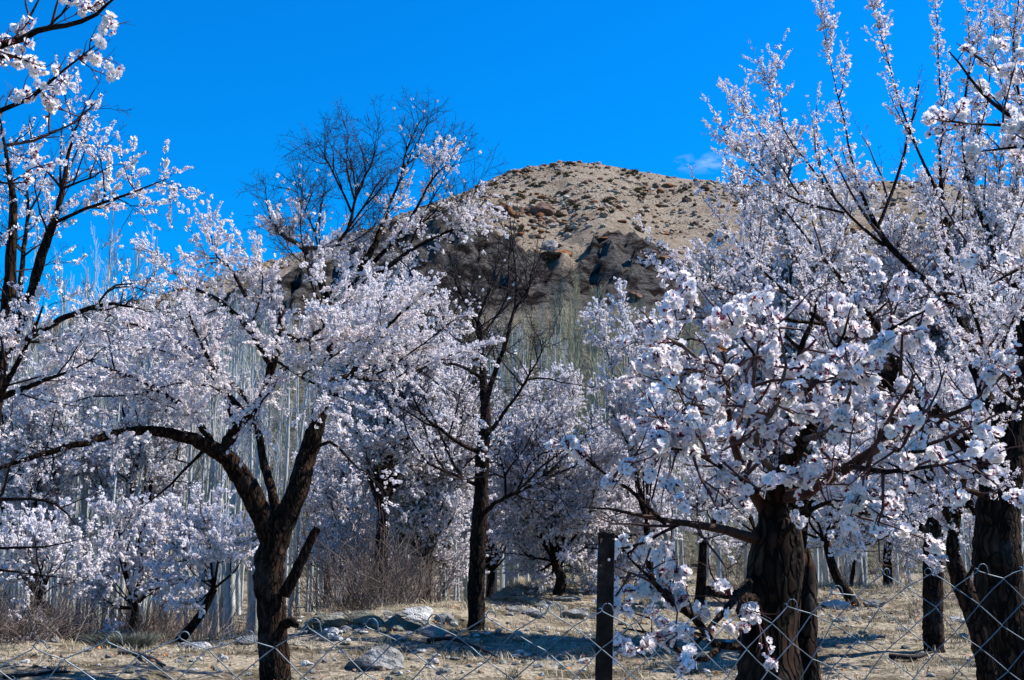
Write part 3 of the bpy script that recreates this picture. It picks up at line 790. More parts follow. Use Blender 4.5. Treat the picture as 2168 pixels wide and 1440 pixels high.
        print(label[:40], 'sprigs', int(ok.sum()), 'tris', TRI[0])
        return root
    n_2 = np.maximum(1, (n2 * L1 / (l1[1] * size)).round().astype(int) + rg.integers(0, 2, len(L1)))
    p2, r2, L2, bl2 = grow(p1, r1 + .0015, n_2, l2[0] * size, l2[1] * size, (25, 70), up, mB - 1, rg, 0.010, 0.12, jit, bl1)
    bl2 = bl2 * rg.uniform(0.4, 1.5, len(bl2))
    n_3 = np.maximum(1, rg.poisson(n3, len(L2)))
    p3, r3_, L3, bl3 = grow(p2, r2, n_3, l3[0] * size, l3[1] * size, (25, 70), up, 4 if lod != 'far' else 3, rg, 0.009, 0.1, jit, bl2)
    tv, tf, o_ = [], [], 0
    rmin = 0.0
    for pp, rr_, k in ((p1, r1, 5), (p2, r2, 4 if lod != 'far' else 3), (p3, r3_, 3)):
        if len(pp) == 0: continue
        v, f = tubes(pp, np.maximum(rr_ * tw, r3), k); tv.append(v); tf.append(f + o_); o_ += len(v); TRI[0] += 2 * len(f)
    me = mesh_np('twigs', np.concatenate(tv) - base, [np.concatenate(tf)], [M[twig]], smooth_shade=True)
    link('twigs', me, root, 'stuff')
    if fl is None: return root
    pos, nrm = [], []
    for pp, LL, bb, per, t0_ in ((p3, L3, bl3, fl[0], 0.05), (p2, L2, bl2, fl[1], 0.1), (p1, L1, bl1, fl[2], 0.3)):
        a, b = sample_on(pp, per / size, LL, rg, bb, t0_, 0.013, clump); pos.append(a); nrm.append(b)
    pos = np.concatenate(pos); nrm = np.concatenate(nrm)
    if inframe:
        fx, fy = project(pos); ok = (fx > -260) & (fx < W + 260) & (fy > -260) & (fy < H + 200) & (pos[:, 1] > 0.6)
        pos, nrm = pos[ok], nrm[ok]
    K = len(pos); sz = fsize * rg.uniform(0.6, 1.2, K)
    isbud = rg.random(K) < redness
    parts_ = []
    if lod == 'near':
        order = np.argsort(pos[:, 1])
        fx, fy = project(pos); vis = (fx > 5) & (fx < W - 5) & (fy > 5) & (fy < H - 5)
        order = order[vis[order]][:parts]
        Rm = rot_from(nrm, rg); own = np.zeros(K, bool); own[order] = True
        from mathutils import Matrix
        for i in order:
            kind = 5 if isbud[i] else int(rg.integers(0, 5))
            o = link('blossom', near_mesh(kind), root)
            s = sz[i] * (0.42 if kind == 5 else 1)
            o.matrix_local = Matrix.Translation(Vector(pos[i] - base)) @ Matrix(Rm[i].tolist()).to_4x4() @ Matrix.Scale(s, 4)
        rest = ~own
        for k in range(5):
            s = rest & ~isbud & (np.arange(K) % 5 == k)
            V, Fc, Mi = flower_near(k + 1, [1, 1, .9, .6, 1.1][k])
            parts_.append(place((V, Fc, Mi), pos[s], nrm[s], sz[s], rg))
        s = rest & isbud; b = bud_t(); mm_ = np.where(b[2] == 0, 3, 1)
        parts_.append(place((b[0], b[1], mm_), pos[s], nrm[s], sz[s] * .42, rg))
    else:
        t = {'mid': flower_mid, 'farish': flower_far, 'far': flower_tiny}[lod]()
        parts_.append(place(t, pos[~isbud], nrm[~isbud], sz[~isbud], rg))
        if lod == 'far': bt = (np.array([(-.5, 0, 0), (.5, 0, 0), (0, 0, 1.0), ]), np.array([[0, 1, 2]]), np.array([1]))
        else: b = bud_t(); bt = (b[0], b[1], np.where(b[2] == 0, 3, 1))
        parts_.append(place(bt, pos[isbud], nrm[isbud], sz[isbud] * .5, rg))
    v, f, mi = join(parts_)
    TRI[0] += len(f)
    me = mesh_np('blossoms', v - base, [f], [M[petals], M['calyx'], M['stamen'], M['bud']], mi)
    link('blossoms', me, root, 'stuff')
    print(label[:50], 'flowers', K, 'tris', TRI[0])
    return root

G1 = 'blossoming apricot trees'
def L_(pts, **k): return dict(pts=pts, **k)

# --- tree A: the big apricot left of centre
Y = 11.0
A = [L_([(585, 1455, Y, .185), (580, 1380, Y, .185), (574, 1290, Y, .175), (570, 1200, Y, .175), (588, 1130, Y, .16), (610, 1085, Y, .14)], d=0.0),
     L_([(575, 1150, Y, .13), (548, 1080, Y - .1, .13), (505, 1000, Y - .2, .125), (458, 950, Y - .3, .10), (400, 922, Y - .5, .08), (325, 905, Y - .8, .065), (250, 915, Y - 1.0, .055), (180, 940, Y - 1.2, .04), (70, 972, Y - 1.4, .03), (-30, 1003, Y - 1.5, .02)], t0=.55, d=3.5, bloom=.35),
     L_([(610, 1090, Y, .13), (635, 1030, Y, .13), (655, 960, Y + .1, .12), (675, 880, Y + .1, .105), (692, 800, Y + .2, .09), (708, 710, Y + .2, .075), (740, 620, Y + .3, .065), (778, 545, Y + .3, .05), (800, 500, Y + .3, .04), (822, 440, Y + .4, .026)], t0=.45, d=3.5, bloom=.7, tip=False, l1=(.35,.8)),
     L_([(822, 440, Y + .4, .026), (848, 380, Y + .4, .018), (860, 320, Y + .4, .012), (885, 262, Y + .5, .005)], t0=.05, d=9, bloom=.16, up=.3, ang=(15, 50), l1=(.2, .5)),
     L_([(470, 960, Y - .25, .085), (505, 900, Y - .4, .075), (550, 845, Y - .5, .065), (572, 770, Y - .6, .055), (590, 690, Y - .6, .042), (575, 620, Y - .6, .03), (555, 600, Y - .6, .018), (520, 570, Y - .6, .01)], t0=.25, d=4),
     L_([(585, 1100, Y + .1, .07), (568, 1020, Y + .3, .065), (548, 930, Y + .5, .055), (530, 860, Y + .7, .045), (470, 790, Y + .9, .03), (400, 740, Y + 1, .015)], t0=.4, d=3.5),
     L_([(708, 700, Y + .2, .055), (690, 620, Y, .05), (670, 575, Y - .1, .045), (640, 525, Y - .2, .035), (600, 500, Y - .3, .022), (580, 480, Y - .3, .012)], t0=.2, d=4.0, bloom=.8, l1=(.3, .7)),
     L_([(735, 630, Y + .3, .045), (790, 590, Y + .4, .04), (850, 545, Y + .5, .032), (920, 505, Y + .6, .022), (985, 475, Y + .7, .012), (1030, 420, Y + .8, .005)], t0=.2, d=4, bloom=.55, l1=(.25, .6)),
     L_([(790, 555, Y + .3, .035), (840, 500, Y + .2, .03), (880, 445, Y + .1, .022), (915, 380, Y, .015), (950, 345, Y, .006)], t0=.15, d=5, bloom=.55, l1=(.2, .45)),
     L_([(690, 820, Y + .2, .06), (740, 800, Y + .4, .05), (800, 805, Y + .6, .035), (860, 790, Y + .8, .022), (960, 750, Y + 1.0, .008)], t0=.2, d=4.5, bloom=.9),
     L_([(680, 870, Y, .05), (740, 800, Y - .5, .04), (780, 740, Y - .8, .03), (830, 680, Y - 1.0, .02), (900, 620, Y - 1.2, .01)], t0=.2, d=4.5),
     L_([(572, 770, Y - .6, .045), (520, 690, Y - .7, .035), (465, 640, Y - .8, .028), (410, 610, Y - .9, .018), (345, 560, Y - 1, .008)], t0=.15, d=4.5, l1=(.3, .7)),
     L_([(458, 950, Y - .3, .05), (400, 870, Y - .5, .04), (330, 820, Y - .8, .03), (260, 790, Y - 1, .02), (180, 760, Y - 1.2, .01)], t0=.2, d=5),
     L_([(520, 880, Y - .45, .045), (440, 790, Y - .2, .035), (370, 720, Y, .025), (300, 690, Y + .2, .016), (225, 680, Y + .4, .008)], t0=.2, d=5),
     L_([(500, 905, Y - .4, .04), (460, 800, Y - 1.0, .03), (420, 720, Y - 1.5, .02), (400, 660, Y - 1.8, .01)], t0=.25, d=5),
     L_([(600, 700, Y - .5, .035), (640, 720, Y - 1.0, .03), (690, 690, Y - 1.5, .02), (730, 640, Y - 1.8, .01)], t0=.15, d=5),
     L_([(520, 630, Y - .7, .03), (490, 570, Y - .7, .02), (455, 540, Y - .7, .01), (445, 480, Y - .7, .005)], t0=.1, d=5, l1=(.25, .6)),
     L_([(640, 525, Y - .2, .03), (700, 525, Y, .03), (735, 490, Y, .028), (755, 410, Y, .02), (785, 350, Y, .010), (800, 300, Y, .004)], t0=.2, d=9, bloom=.04, up=.3, ang=(20, 65), l1=(.35, .8)),
     L_([(745, 450, Y, .02), (715, 385, Y, .015), (690, 335, Y, .01), (668, 300, Y, .004)], t0=.05, d=6.5, bloom=.03, up=.3, ang=(20, 65), l1=(.3, .7)),
     L_([(750, 420, Y, .018), (735, 360, Y + .2, .012), (735, 300, Y + .3, .004)], t0=.05, d=6.5, bloom=.03, up=.3, ang=(20, 65), l1=(.3, .7)),
     L_([(735, 490, Y, .018), (770, 440, Y - .3, .012), (815, 390, Y - .4, .004)], t0=.05, d=6.5, bloom=.05, up=.3, ang=(20, 65), l1=(.3, .7)),
     L_([(680, 560, Y, .018), (660, 480, Y + .2, .012), (630, 420, Y + .3, .004)], t0=.05, d=8, bloom=.12, up=.3, ang=(20, 65), l1=(.3, .7)),
     L_([(590, 490, Y - .3, .02), (570, 450, Y - .1, .012), (562, 400, Y, .005)], t0=.1, d=7, bloom=.05, up=.3, ang=(15, 45), l1=(.15, .35)),
     L_([(850, 370, Y + .4, .015), (880, 310, Y + .4, .010), (905, 260, Y + .4, .004)], t0=.05, d=6.5, bloom=.03, up=.3, ang=(15, 50), l1=(.15, .4)),
     L_([(860, 350, Y + .4, .014), (900, 320, Y + .6, .009), (940, 290, Y + .7, .004)], t0=.05, d=6.5, bloom=.06, up=.3, ang=(15, 50), l1=(.15, .4)),
     L_([(705, 700, Y + .1, .02), (660, 600, Y - .8, .014), (640, 500, Y - 1.0, .008), (640, 400, Y - 1.0, .003)], t0=.3, d=6, bloom=.12, up=.25, ang=(20, 65), l1=(.3, .7)),
     L_([(860, 540, Y + .5, .018), (890, 470, Y + .2, .012), (930, 400, Y, .007), (975, 330, Y, .003)], t0=.2, d=6, bloom=.12, up=.25, ang=(20, 65), l1=(.25, .6)),
     L_([(780, 800, Y + .4, .02), (850, 760, Y - .4, .013), (930, 700, Y - .6, .007), (990, 650, Y - .7, .003)], t0=.2, d=6, bloom=.3, up=.1, ang=(20, 65), l1=(.25, .6)),
     L_([(950, 500, Y + .6, .014), (990, 440, Y + .6, .008), (1025, 360, Y + .6, .003)], t0=.05, d=7, bloom=.06, up=.3, ang=(15, 50), l1=(.2, .45)),
     L_([(600, 1260, Y - .1, .085), (632, 1200, Y - .15, .07), (655, 1150, Y - .2, .06), (672, 1118, Y - .2, .055)], d=1.5, t0=.7, bloom=0, l1=(.3, .6), cut=1),
     L_([(600, 1325, Y - .05, .07), (618, 1318, Y - .15, .06), (628, 1325, Y - .22, .035)], d=0, tip=False, cut=1),
     L_([(440, 945, Y - .3, .03), (400, 985, Y - .4, .02), (350, 1035, Y - .5, .014), (300, 1075, Y - .5, .006)], d=2.5, bloom=.1, l1=(.2, .5)),
     L_([(660, 960, Y, .03), (700, 935, Y - .2, .022), (760, 990, Y - .4, .012), (800, 1010, Y - .6, .005)], d=4, bloom=.4, l1=(.3, .7)),
     L_([(575, 760, Y - .6, .02), (640, 800, Y - 1.2, .018), (740, 850, Y - 1.6, .008)], d=4, bloom=.9),
     ]
build_tree('apricot_tree', 'large wide blossoming apricot tree with dark forked trunk left of centre', G1, A, 1, lod='mid', up=.07, fl=(120, 90, 26), n2=9, n3=6.0, d1=5, l1=(.4, 1.0), l2=(.15, .40), l3=(.05, .16), fsize=.0122, ksides=18, redness=.13, clump=5, rs=.70, ts=.76, nsp=14, spurs=18, sps=.82)

# --- tree B: slim dark tree in the middle, mostly bare
Y = 15.6
B_ = [L_([(1008, 1335, Y, .155), (1008, 1250, Y, .15), (1012, 1150, Y, .145), (1018, 1050, Y, .13), (1022, 960, Y, .12), (1028, 880, Y, .10), (1024, 820, Y, .08), (1018, 740, Y, .05), (1015, 690, Y, .042), (985, 640, Y, .03), (955, 575, Y, .012)], d=2.5, t0=.5, bloom=.12),
      L_([(1025, 870, Y, .07), (1048, 800, Y - .2, .05), (1072, 730, Y - .3, .04), (1092, 660, Y - .4, .025), (1130, 590, Y - .5, .01)], d=3.5, bloom=.03),
      L_([(1018, 710, Y, .03), (1055, 665, Y + .2, .022), (1100, 620, Y + .3, .014), (1140, 570, Y + .4, .006)], d=4, bloom=.02),
      L_([(1022, 800, Y, .035), (960, 770, Y - .4, .028), (880, 765, Y - .8, .02), (820, 750, Y - 1, .01)], d=4, bloom=.25),
      L_([(1020, 960, Y, .045), (965, 930, Y - .3, .035), (905, 880, Y - .5, .025), (870, 830, Y - .7, .012)], d=4.5, bloom=.2),
      L_([(1020, 940, Y, .045), (1065, 880, Y - .3, .035), (1110, 810, Y - .5, .022), (1150, 740, Y - .7, .01)], d=4.5, bloom=.15),
      L_([(1014, 1100, Y, .05), (1050, 1068, Y - .3, .04), (1110, 1035, Y - .5, .028), (1150, 1000, Y - .6, .018), (1168, 950, Y - .7, .008)], d=4, bloom=.25),
      L_([(1070, 1055, Y - .35, .03), (1068, 1000, Y - .6, .02), (1052, 950, Y - .8, .01)], d=4, bloom=.3),
      L_([(1015, 1030, Y, .04), (950, 1000, Y - .4, .03), (890, 975, Y - .8, .015)], d=4, bloom=.5),
      L_([(1018, 760, Y, .025), (1012, 680, Y - .2, .018), (1040, 600, Y - .3, .008)], d=5, bloom=.02)]
build_tree('apricot_tree', 'slim dark tree with mostly bare upper branches in the centre of the orchard', G1, B_, 2, lod='farish', fl=(60, 40, 10), n2=6, n3=3.5, l1=(.8, 1.7), l2=(.3, .6), l3=(.12, .3), fsize=.016, ksides=14, up=.2, nsp=7, sps=1.15, spurs=3, ts=.74)

# --- tree C: near tree with the largest flowers
Y = 4.6
C_ = [L_([(1628, 1520, Y, .15), (1628, 1400, Y, .135), (1625, 1300, Y, .135), (1640, 1210, Y, .13), (1645, 1140, Y, .11), (1640, 1075, Y, .075)], d=0),
      L_([(1655, 1190, Y + .1, .06), (1692, 1165, Y + .1, .055), (1712, 1230, Y + .1, .05), (1712, 1330, Y + .05, .05), (1718, 1420, Y, .055), (1718, 1560, Y, .06)], d=0, tip=False),
      L_([(1642, 1090, Y, .065), (1652, 1020, Y - .1, .052), (1680, 960, Y - .2, .045), (1718, 910, Y - .3, .038), (1728, 875, Y - .35, .032), (1716, 820, Y - .4, .022), (1700, 740, Y - .45, .016), (1720, 640, Y - .5, .010), (1730, 560, Y - .5, .005)], t0=.3),
      L_([(1725, 885, Y - .33, .022), (1790, 840, Y - .35, .018), (1850, 760, Y - .5, .013), (1880, 680, Y - .6, .009), (1900, 580, Y - .6, .004)]),
      L_([(1725, 790, Y - .4, .02), (1760, 755, Y - .5, .02), (1805, 718, Y - .6, .017), (1860, 700, Y - .7, .01), (1960, 690, Y - .9, .004)], mat='bark_grey'),
      L_([(1620, 1080, Y, .04), (1585, 1030, Y - .1, .03), (1560, 960, Y - .2, .025), (1540, 885, Y - .3, .02), (1548, 820, Y - .35, .013), (1530, 740, Y - .4, .009), (1500, 650, Y - .4, .004)], mat='bark_warm'),
      L_([(1540, 885, Y - .3, .014), (1490, 878, Y - .5, .012), (1430, 890, Y - .7, .008), (1370, 880, Y - .8, .004)], mat='bark_warm'),
      L_([(1545, 830, Y - .35, .014), (1500, 780, Y - .6, .011), (1450, 740, Y - .8, .008), (1390, 690, Y - .9, .004)], mat='bark_grey'),
      L_([(1560, 900, Y - .3, .014), (1590, 840, Y - .6, .012), (1600, 760, Y - .8, .009), (1610, 660, Y - .9, .005), (1590, 590, Y - 1.0, .003)], mat='bark_grey'),
      L_([(1650, 1060, Y, .04), (1720, 1040, Y - .3, .034), (1790, 990, Y - .6, .028), (1860, 945, Y - .8, .022), (1890, 890, Y - .9, .015), (1905, 800, Y - 1.0, .010), (1910, 700, Y - 1.0, .005)], mat='bark_warm', t0=.35),
      L_([(1860, 945, Y - .8, .018), (1950, 890, Y - .9, .014), (2040, 868, Y - 1.0, .010), (2090, 820, Y - 1.0, .006)], mat='bark_warm'),
      L_([(1800, 985, Y - .6, .016), (1880, 1000, Y - 1.1, .012), (1960, 990, Y - 1.3, .008), (2050, 975, Y - 1.4, .004)], t0=.1),
      L_([(1860, 940, Y - .8, .014), (1920, 960, Y - 1.1, .010), (1990, 950, Y - 1.3, .005)]),
      L_([(1610, 1140, Y, .035), (1540, 1125, Y - .2, .026), (1470, 1112, Y - .3, .02), (1390, 1100, Y - .4, .012), (1300, 1080, Y - .5, .008), (1235, 1075, Y - .6, .003)], mat='bark_warm', bloom=.25, d=3),
      L_([(1410, 1105, Y - .4, .012), (1350, 1050, Y - .6, .01), (1290, 1010, Y - .8, .007), (1205, 940, Y - 1.0, .003)], bloom=.22, d=2.5),
      L_([(1440, 1110, Y - .35, .009), (1340, 1150, Y - .7, .006), (1240, 1160, Y - 1.0, .003)], bloom=.3, d=1.5),
      L_([(1610, 1275, Y - .05, .034), (1550, 1262, Y - .3, .03), (1497, 1250, Y - .45, .026)], d=0, tip=False, cut=1),
      L_([(1610, 1340, Y - .05, .03), (1530, 1385, Y - .2, .022), (1480, 1320, Y - .3, .022), (1430, 1280, Y - .4, .02), (1380, 1225, Y - .5, .01), (1330, 1180, Y - .6, .004)], bloom=1.2),
      L_([(1520, 1375, Y - .25, .018), (1470, 1400, Y - .4, .014), (1400, 1350, Y - .5, .010), (1320, 1330, Y - .6, .004)], bloom=1.4),
      L_([(1600, 1220, Y, .025), (1540, 1290, Y - .5, .018), (1490, 1350, Y - .7, .01), (1440, 1400, Y - .8, .004)], bloom=1.3),
      L_([(1640, 1000, Y - .1, .022), (1600, 940, Y - .6, .016), (1640, 860, Y - .9, .011), (1660, 780, Y - 1.0, .007), (1650, 680, Y - 1.1, .004)], mat='bark_grey'),
      L_([(1700, 930, Y - .25, .018), (1760, 900, Y - .8, .013), (1800, 830, Y - 1.0, .008), (1790, 740, Y - 1.1, .004)], mat='bark_grey'),
      L_([(1600, 1040, Y - .1, .02), (1560, 1010, Y - .5, .014), (1480, 960, Y - .8, .008), (1400, 950, Y - 1.0, .004)], bloom=.7),
      L_([(1500, 650, Y - .4, .008), (1470, 640, Y - .6, .006), (1420, 650, Y - .8, .003)], bloom=1.4, t0=0),
      L_([(1500, 780, Y - .6, .010), (1440, 800, Y - .9, .006), (1385, 830, Y - 1.1, .003)], bloom=1.4, t0=0),
      L_([(1530, 740, Y - .4, .009), (1460, 720, Y - .2, .006), (1400, 740, Y - .1, .003)], bloom=1.4, t0=0),
      L_([(1540, 885, Y - .3, .012), (1470, 830, Y - .5, .008), (1420, 790, Y - .6, .004)], bloom=1.4, t0=0),
      L_([(1600, 760, Y - .8, .009), (1560, 700, Y - 1.0, .006), (1540, 620, Y - 1.1, .003)], bloom=1.4, t0=0),
      L_([(1700, 740, Y - .45, .012), (1650, 660, Y - .6, .008), (1620, 580, Y - .7, .003)], bloom=1.4, t0=0),
      L_([(1716, 820, Y - .4, .014), (1780, 720, Y - .8, .008), (1800, 600, Y - .9, .003)], bloom=1.3, t0=0),
      L_([(1880, 680, Y - .6, .008), (1950, 620, Y - .7, .006), (1990, 560, Y - .8, .003)], bloom=1.4, t0=0),
      L_([(1490, 878, Y - .5, .010), (1440, 930, Y - .8, .006), (1390, 900, Y - 1.0, .003)], bloom=1.3, t0=0),
      L_([(1950, 890, Y - .9, .012), (1980, 960, Y - 1.1, .008), (2070, 985, Y - 1.2, .003)], bloom=1.3, t0=0),
      L_([(1650, 1150, Y - .1, .02), (1700, 1090, Y - .5, .014), (1780, 1060, Y - .8, .008), (1880, 1050, Y - 1.0, .004)], bloom=.7)]
for lb in C_:
    lb['pts'] = [(a[0], a[1] if a[1] > 720 else 720 - (720 - a[1]) * .55, a[2], a[3]) for a in lb['pts']]
build_tree('apricot_tree', 'nearest apricot tree with the largest white flowers, right of the fence post', G1, C_, 3, lod='near', parts=300,
           fl=(85, 75, 40), n2=3.2, n3=2.0, d1=5.8, l1=(.22, .5), l2=(.10, .24), l3=(.05, .12), bark='bark', twig='twig_red', fsize=.0185, ksides=20, redness=.36, clump=12, up=.02, ts=.84)

# --- tree D: branches reaching in at the top left from a tree outside the frame
Y = 3.3
D_ = [dict(w=[(-2.9, 3.6, -.02, .16), (-2.85, 3.6, 1.0, .13), (-2.7, 3.5, 1.8, .10)], d=0, tip=False),
      L_([(-700, 640, 3.5, .06), (-400, 420, Y + .1, .04), (-120, 150, Y, .022), (30, 90, Y, .016), (100, 62, Y, .012), (180, 38, Y - .05, .009), (250, -10, Y - .1, .004)], t0=.45, d=4),
      L_([(-400, 420, Y + .1, .025), (-150, 290, Y, .016), (30, 238, Y, .010), (90, 190, Y, .008), (150, 140, Y - .05, .005), (210, 90, Y - .1, .0025)], t0=.4, d=5),
      L_([(-400, 430, Y + .1, .025), (-150, 330, Y, .015), (40, 306, Y + .1, .007), (110, 292, Y + .1, .005), (160, 262, Y + .1, .0035), (200, 220, Y, .002)], t0=.4, d=5, mat='bark_grey'),
      L_([(30, 90, Y, .008), (60, 50, Y + .1, .006), (90, -30, Y + .15, .003)], d=5),
      L_([(95, 64, Y, .007), (135, 30, Y - .1, .005), (160, -20, Y - .15, .003)], d=5),
      L_([(-150, 330, Y, .012), (-20, 380, Y + .1, .006), (60, 385, Y + .1, .003)], d=3, t0=.4),
      L_([(-120, 150, Y, .010), (0, 120, Y - .3, .007), (60, 130, Y - .5, .003)], d=3, t0=.4)]
build_tree('apricot_tree', 'blossoming branches reaching into the top left corner from a tree beyond the frame', G1, D_, 4, lod='near', parts=300,
           fl=(30, 30, 26), n2=3, n3=1.2, d1=3.0, l1=(.12, .34), l2=(.06, .16), l3=(.03, .08), twig='twig_red', fsize=.016, redness=.25, clump=6, mB=5)

# --- tree E: dark leaning limbs at the left edge
Y = 9.0
E_ = [L_([(-60, 1300, Y, .16), (-55, 1100, Y, .15), (-30, 900, Y, .12), (0, 760, Y, .09), (18, 650, Y, .07), (24, 540, Y, .05), (28, 430, Y, .035), (15, 340, Y, .02), (0, 250, Y, .008)], t0=.5, d=4, bloom=.2, up=.25),
      L_([(10, 730, Y, .07), (50, 660, Y - .1, .06), (72, 590, Y - .2, .055), (95, 510, Y - .3, .048), (122, 430, Y - .4, .035), (140, 340, Y - .4, .022), (165, 260, Y - .5, .012), (200, 190, Y - .5, .005)], t0=.3, d=4, bloom=.24, up=.25),
      L_([(40, 690, Y + .2, .04), (48, 560, Y + .3, .03), (60, 440, Y + .4, .018), (55, 330, Y + .4, .008)], d=5, bloom=.2, up=.25),
      L_([(-40, 780, Y - .2, .05), (35, 730, Y - .3, .04), (100, 690, Y - .4, .035), (180, 655, Y - .5, .026), (235, 643, Y - .6, .018), (300, 655, Y - .6, .008)], d=5, bloom=.16, up=.3, l1=(.4, .9)),
      L_([(118, 470, Y - .35, .022), (190, 437, Y - .5, .018), (270, 412, Y - .6, .012), (355, 378, Y - .7, .004)], d=6, bloom=.45, l1=(.2, .5)),
      L_([(128, 400, Y - .4, .016), (180, 380, Y - .5, .010), (240, 350, Y - .6, .004)], d=5, bloom=.2, l1=(.2, .5)),
      L_([(200, 655, Y - .5, .016), (240, 610, Y - .4, .012), (300, 600, Y - .3, .006)], d=5, bloom=.3, l1=(.2, .5)),
      L_([(-20, 850, Y, .05), (60, 820, Y - .4, .03), (140, 790, Y - .6, .015), (200, 760, Y - .7, .006)], d=5, bloom=.8),
      L_([(-30, 900, Y - .2, .04), (50, 740, Y - .6, .025), (90, 650, Y - .8, .01)], d=5, bloom=.8),
      L_([(-50, 1060, Y, .03), (40, 1055, Y - .3, .02), (120, 1068, Y - .5, .014), (160, 1110, Y - .6, .005)], d=3, bloom=.05, l1=(.3, .7)),
      L_([(-50, 1160, Y - .2, .02), (40, 1158, Y - .4, .014), (100, 1155, Y - .5, .010), (158, 1145, Y - .6, .005)], d=1, bloom=0, l1=(.1, .3)),
      L_([(-50, 1200, Y + .2, .02), (60, 1215, Y + .2, .012), (150, 1225, Y + .2, .004)], d=3, bloom=.2, l1=(.3, .7))]
build_tree('apricot_tree', 'apricot tree at the left edge with two dark limbs leaning up against the sky', G1, E_, 5, lod='mid', fl=(55, 40, 14), n2=5, n3=3.2, l1=(.35, .9), l2=(.18, .4), l3=(.07, .2), fsize=.0145, ksides=14, redness=.3, clump=3, nsp=8, spurs=8, sps=.8)

# --- tree F: massive slanting trunk at the right edge, upright shoots
Y = 7.4
F_ = [L_([(2185, 1560, Y, .24), (2165, 1440, Y, .20), (2130, 1300, Y, .19), (2110, 1180, Y, .20), (2115, 1060, Y, .19), (2130, 950, Y, .17), (2150, 850, Y, .14), (2165, 740, Y, .11), (2160, 600, Y, .07)], d=0, tip=False),
      L_([(2110, 1000, Y, .12), (2020, 900, Y + .1, .11), (1930, 840, Y + .1, .12), (1870, 790, Y + .1, .125), (1825, 740, Y + .1, .09), (1810, 690, Y + .1, .05)], t0=.4, d=2, bloom=.6),
      L_([(2120, 900, Y, .09), (2060, 780, Y + .3, .08), (2010, 640, Y + .4, .075), (2000, 540, Y + .5, .06), (1990, 440, Y + .6, .045), (1985, 330, Y + .6, .018), (1990, 200, Y + .7, .012), (1978, -20, Y + .8, .004)], d=3.5, up=.4, ang=(15, 45)),
      L_([(2010, 640, Y + .4, .05), (1920, 560, Y + .6, .045), (1868, 500, Y + .7, .045), (1835, 440, Y + .7, .03), (1810, 380, Y + .8, .018), (1785, 260, Y + .8, .012), (1760, 150, Y + .8, .007), (1735, 30, Y + .8, .003)], d=3.5, up=.4, ang=(12, 40)),
      L_([(1855, 490, Y + .7, .03), (1900, 370, Y + .8, .022), (1935, 230, Y + .8, .016), (1945, 180, Y + .8, .012)], d=3, bloom=.3, up=.4, ang=(12, 40)),
      L_([(1990, 420, Y + .6, .025), (1930, 290, Y + .4, .016), (1890, 160, Y + .3, .009), (1845, 5, Y + .2, .003)], d=3, up=.4, ang=(12, 40), l1=(.2, .5), bloom=1.4),
      L_([(1870, 520, Y + .7, .03), (1790, 450, Y + .5, .02), (1720, 360, Y + .4, .014), (1660, 280, Y + .3, .009), (1620, 160, Y + .3, .003)], d=4, up=.35, ang=(12, 45), bloom=1.2),
      L_([(1790, 450, Y + .5, .02), (1690, 420, Y + .3, .014), (1610, 360, Y + .2, .010), (1560, 310, Y + .1, .006), (1510, 235, Y, .003)], d=4, up=.35, ang=(12, 45), bloom=1.2),
      L_([(1700, 425, Y + .3, .014), (1640, 330, Y + .5, .009), (1570, 220, Y + .6, .003)], d=4, up=.35, ang=(12, 45), bloom=1.2),
      L_([(1925, 840, Y + .1, .06), (1850, 680, Y - .2, .045), (1790, 600, Y - .4, .03), (1720, 520, Y - .6, .018), (1650, 430, Y - .7, .008)], d=5, up=.3),
      L_([(1825, 740, Y + .1, .05), (1740, 680, Y + .2, .04), (1680, 640, Y + .3, .028), (1600, 560, Y + .4, .014), (1520, 460, Y + .5, .005)], d=4.5, up=.3),
      L_([(1760, 690, Y + .2, .03), (1650, 670, Y + .1, .02), (1500, 600, Y, .012), (1380, 560, Y, .005)], d=4, up=.2),
      L_([(2165, 740, Y, .06), (2120, 560, Y - .3, .045), (2060, 400, Y - .4, .03), (2040, 250, Y - .5, .018), (2060, 90, Y - .6, .008)], d=4.5, up=.4, ang=(12, 45)),
      L_([(2160, 640, Y, .06), (2200, 450, Y - .2, .04), (2180, 280, Y - .4, .022), (2150, 120, Y - .4, .012), (2160, -30, Y - .5, .005)], d=4.5, up=.4, ang=(12, 45)),
      L_([(2000, 520, Y + .5, .03), (2040, 380, Y + .7, .018), (2090, 200, Y + .8, .010), (2110, 20, Y + .9, .004)], d=4, up=.4, ang=(12, 45)),
      L_([(2130, 960, Y, .05), (2060, 930, Y - .4, .035), (1980, 850, Y - .7, .02), (1920, 760, Y - .9, .01)], d=5),
      L_([(2110, 1060, Y, .05), (2040, 1040, Y - .3, .03), (1960, 1080, Y - .5, .018), (1880, 1100, Y - .6, .008)], d=4, bloom=.9),
      L_([(2160, 700, Y, .05), (2080, 650, Y - .4, .03), (2000, 620, Y - .8, .018), (1920, 640, Y - 1.0, .008)], d=5, bloom=1.0),
      L_([(2150, 860, Y, .05), (2090, 760, Y - .6, .03), (2060, 660, Y - .9, .018), (2030, 560, Y - 1.1, .008)], d=5, bloom=1.0),
      L_([(2190, 900, Y - .3, .05), (2140, 820, Y - .9, .03), (2120, 740, Y - 1.2, .016), (2160, 640, Y - 1.4, .006)], d=5, bloom=1.0)]
build_tree('apricot_tree', 'tall apricot tree at the right edge with massive slanting trunk and upright flowering shoots', G1, F_, 6, lod='mid', fl=(85, 85, 60), n2=6, n3=3.2, l1=(.3, .85), l2=(.13, .36), l3=(.03, .10), twig='twig_red', fsize=.0108, ksides=20, redness=.34, clump=3, up=.25, jit=.10, rs=.5, ts=.72, nsp=6, spurs=40, sps=.48)

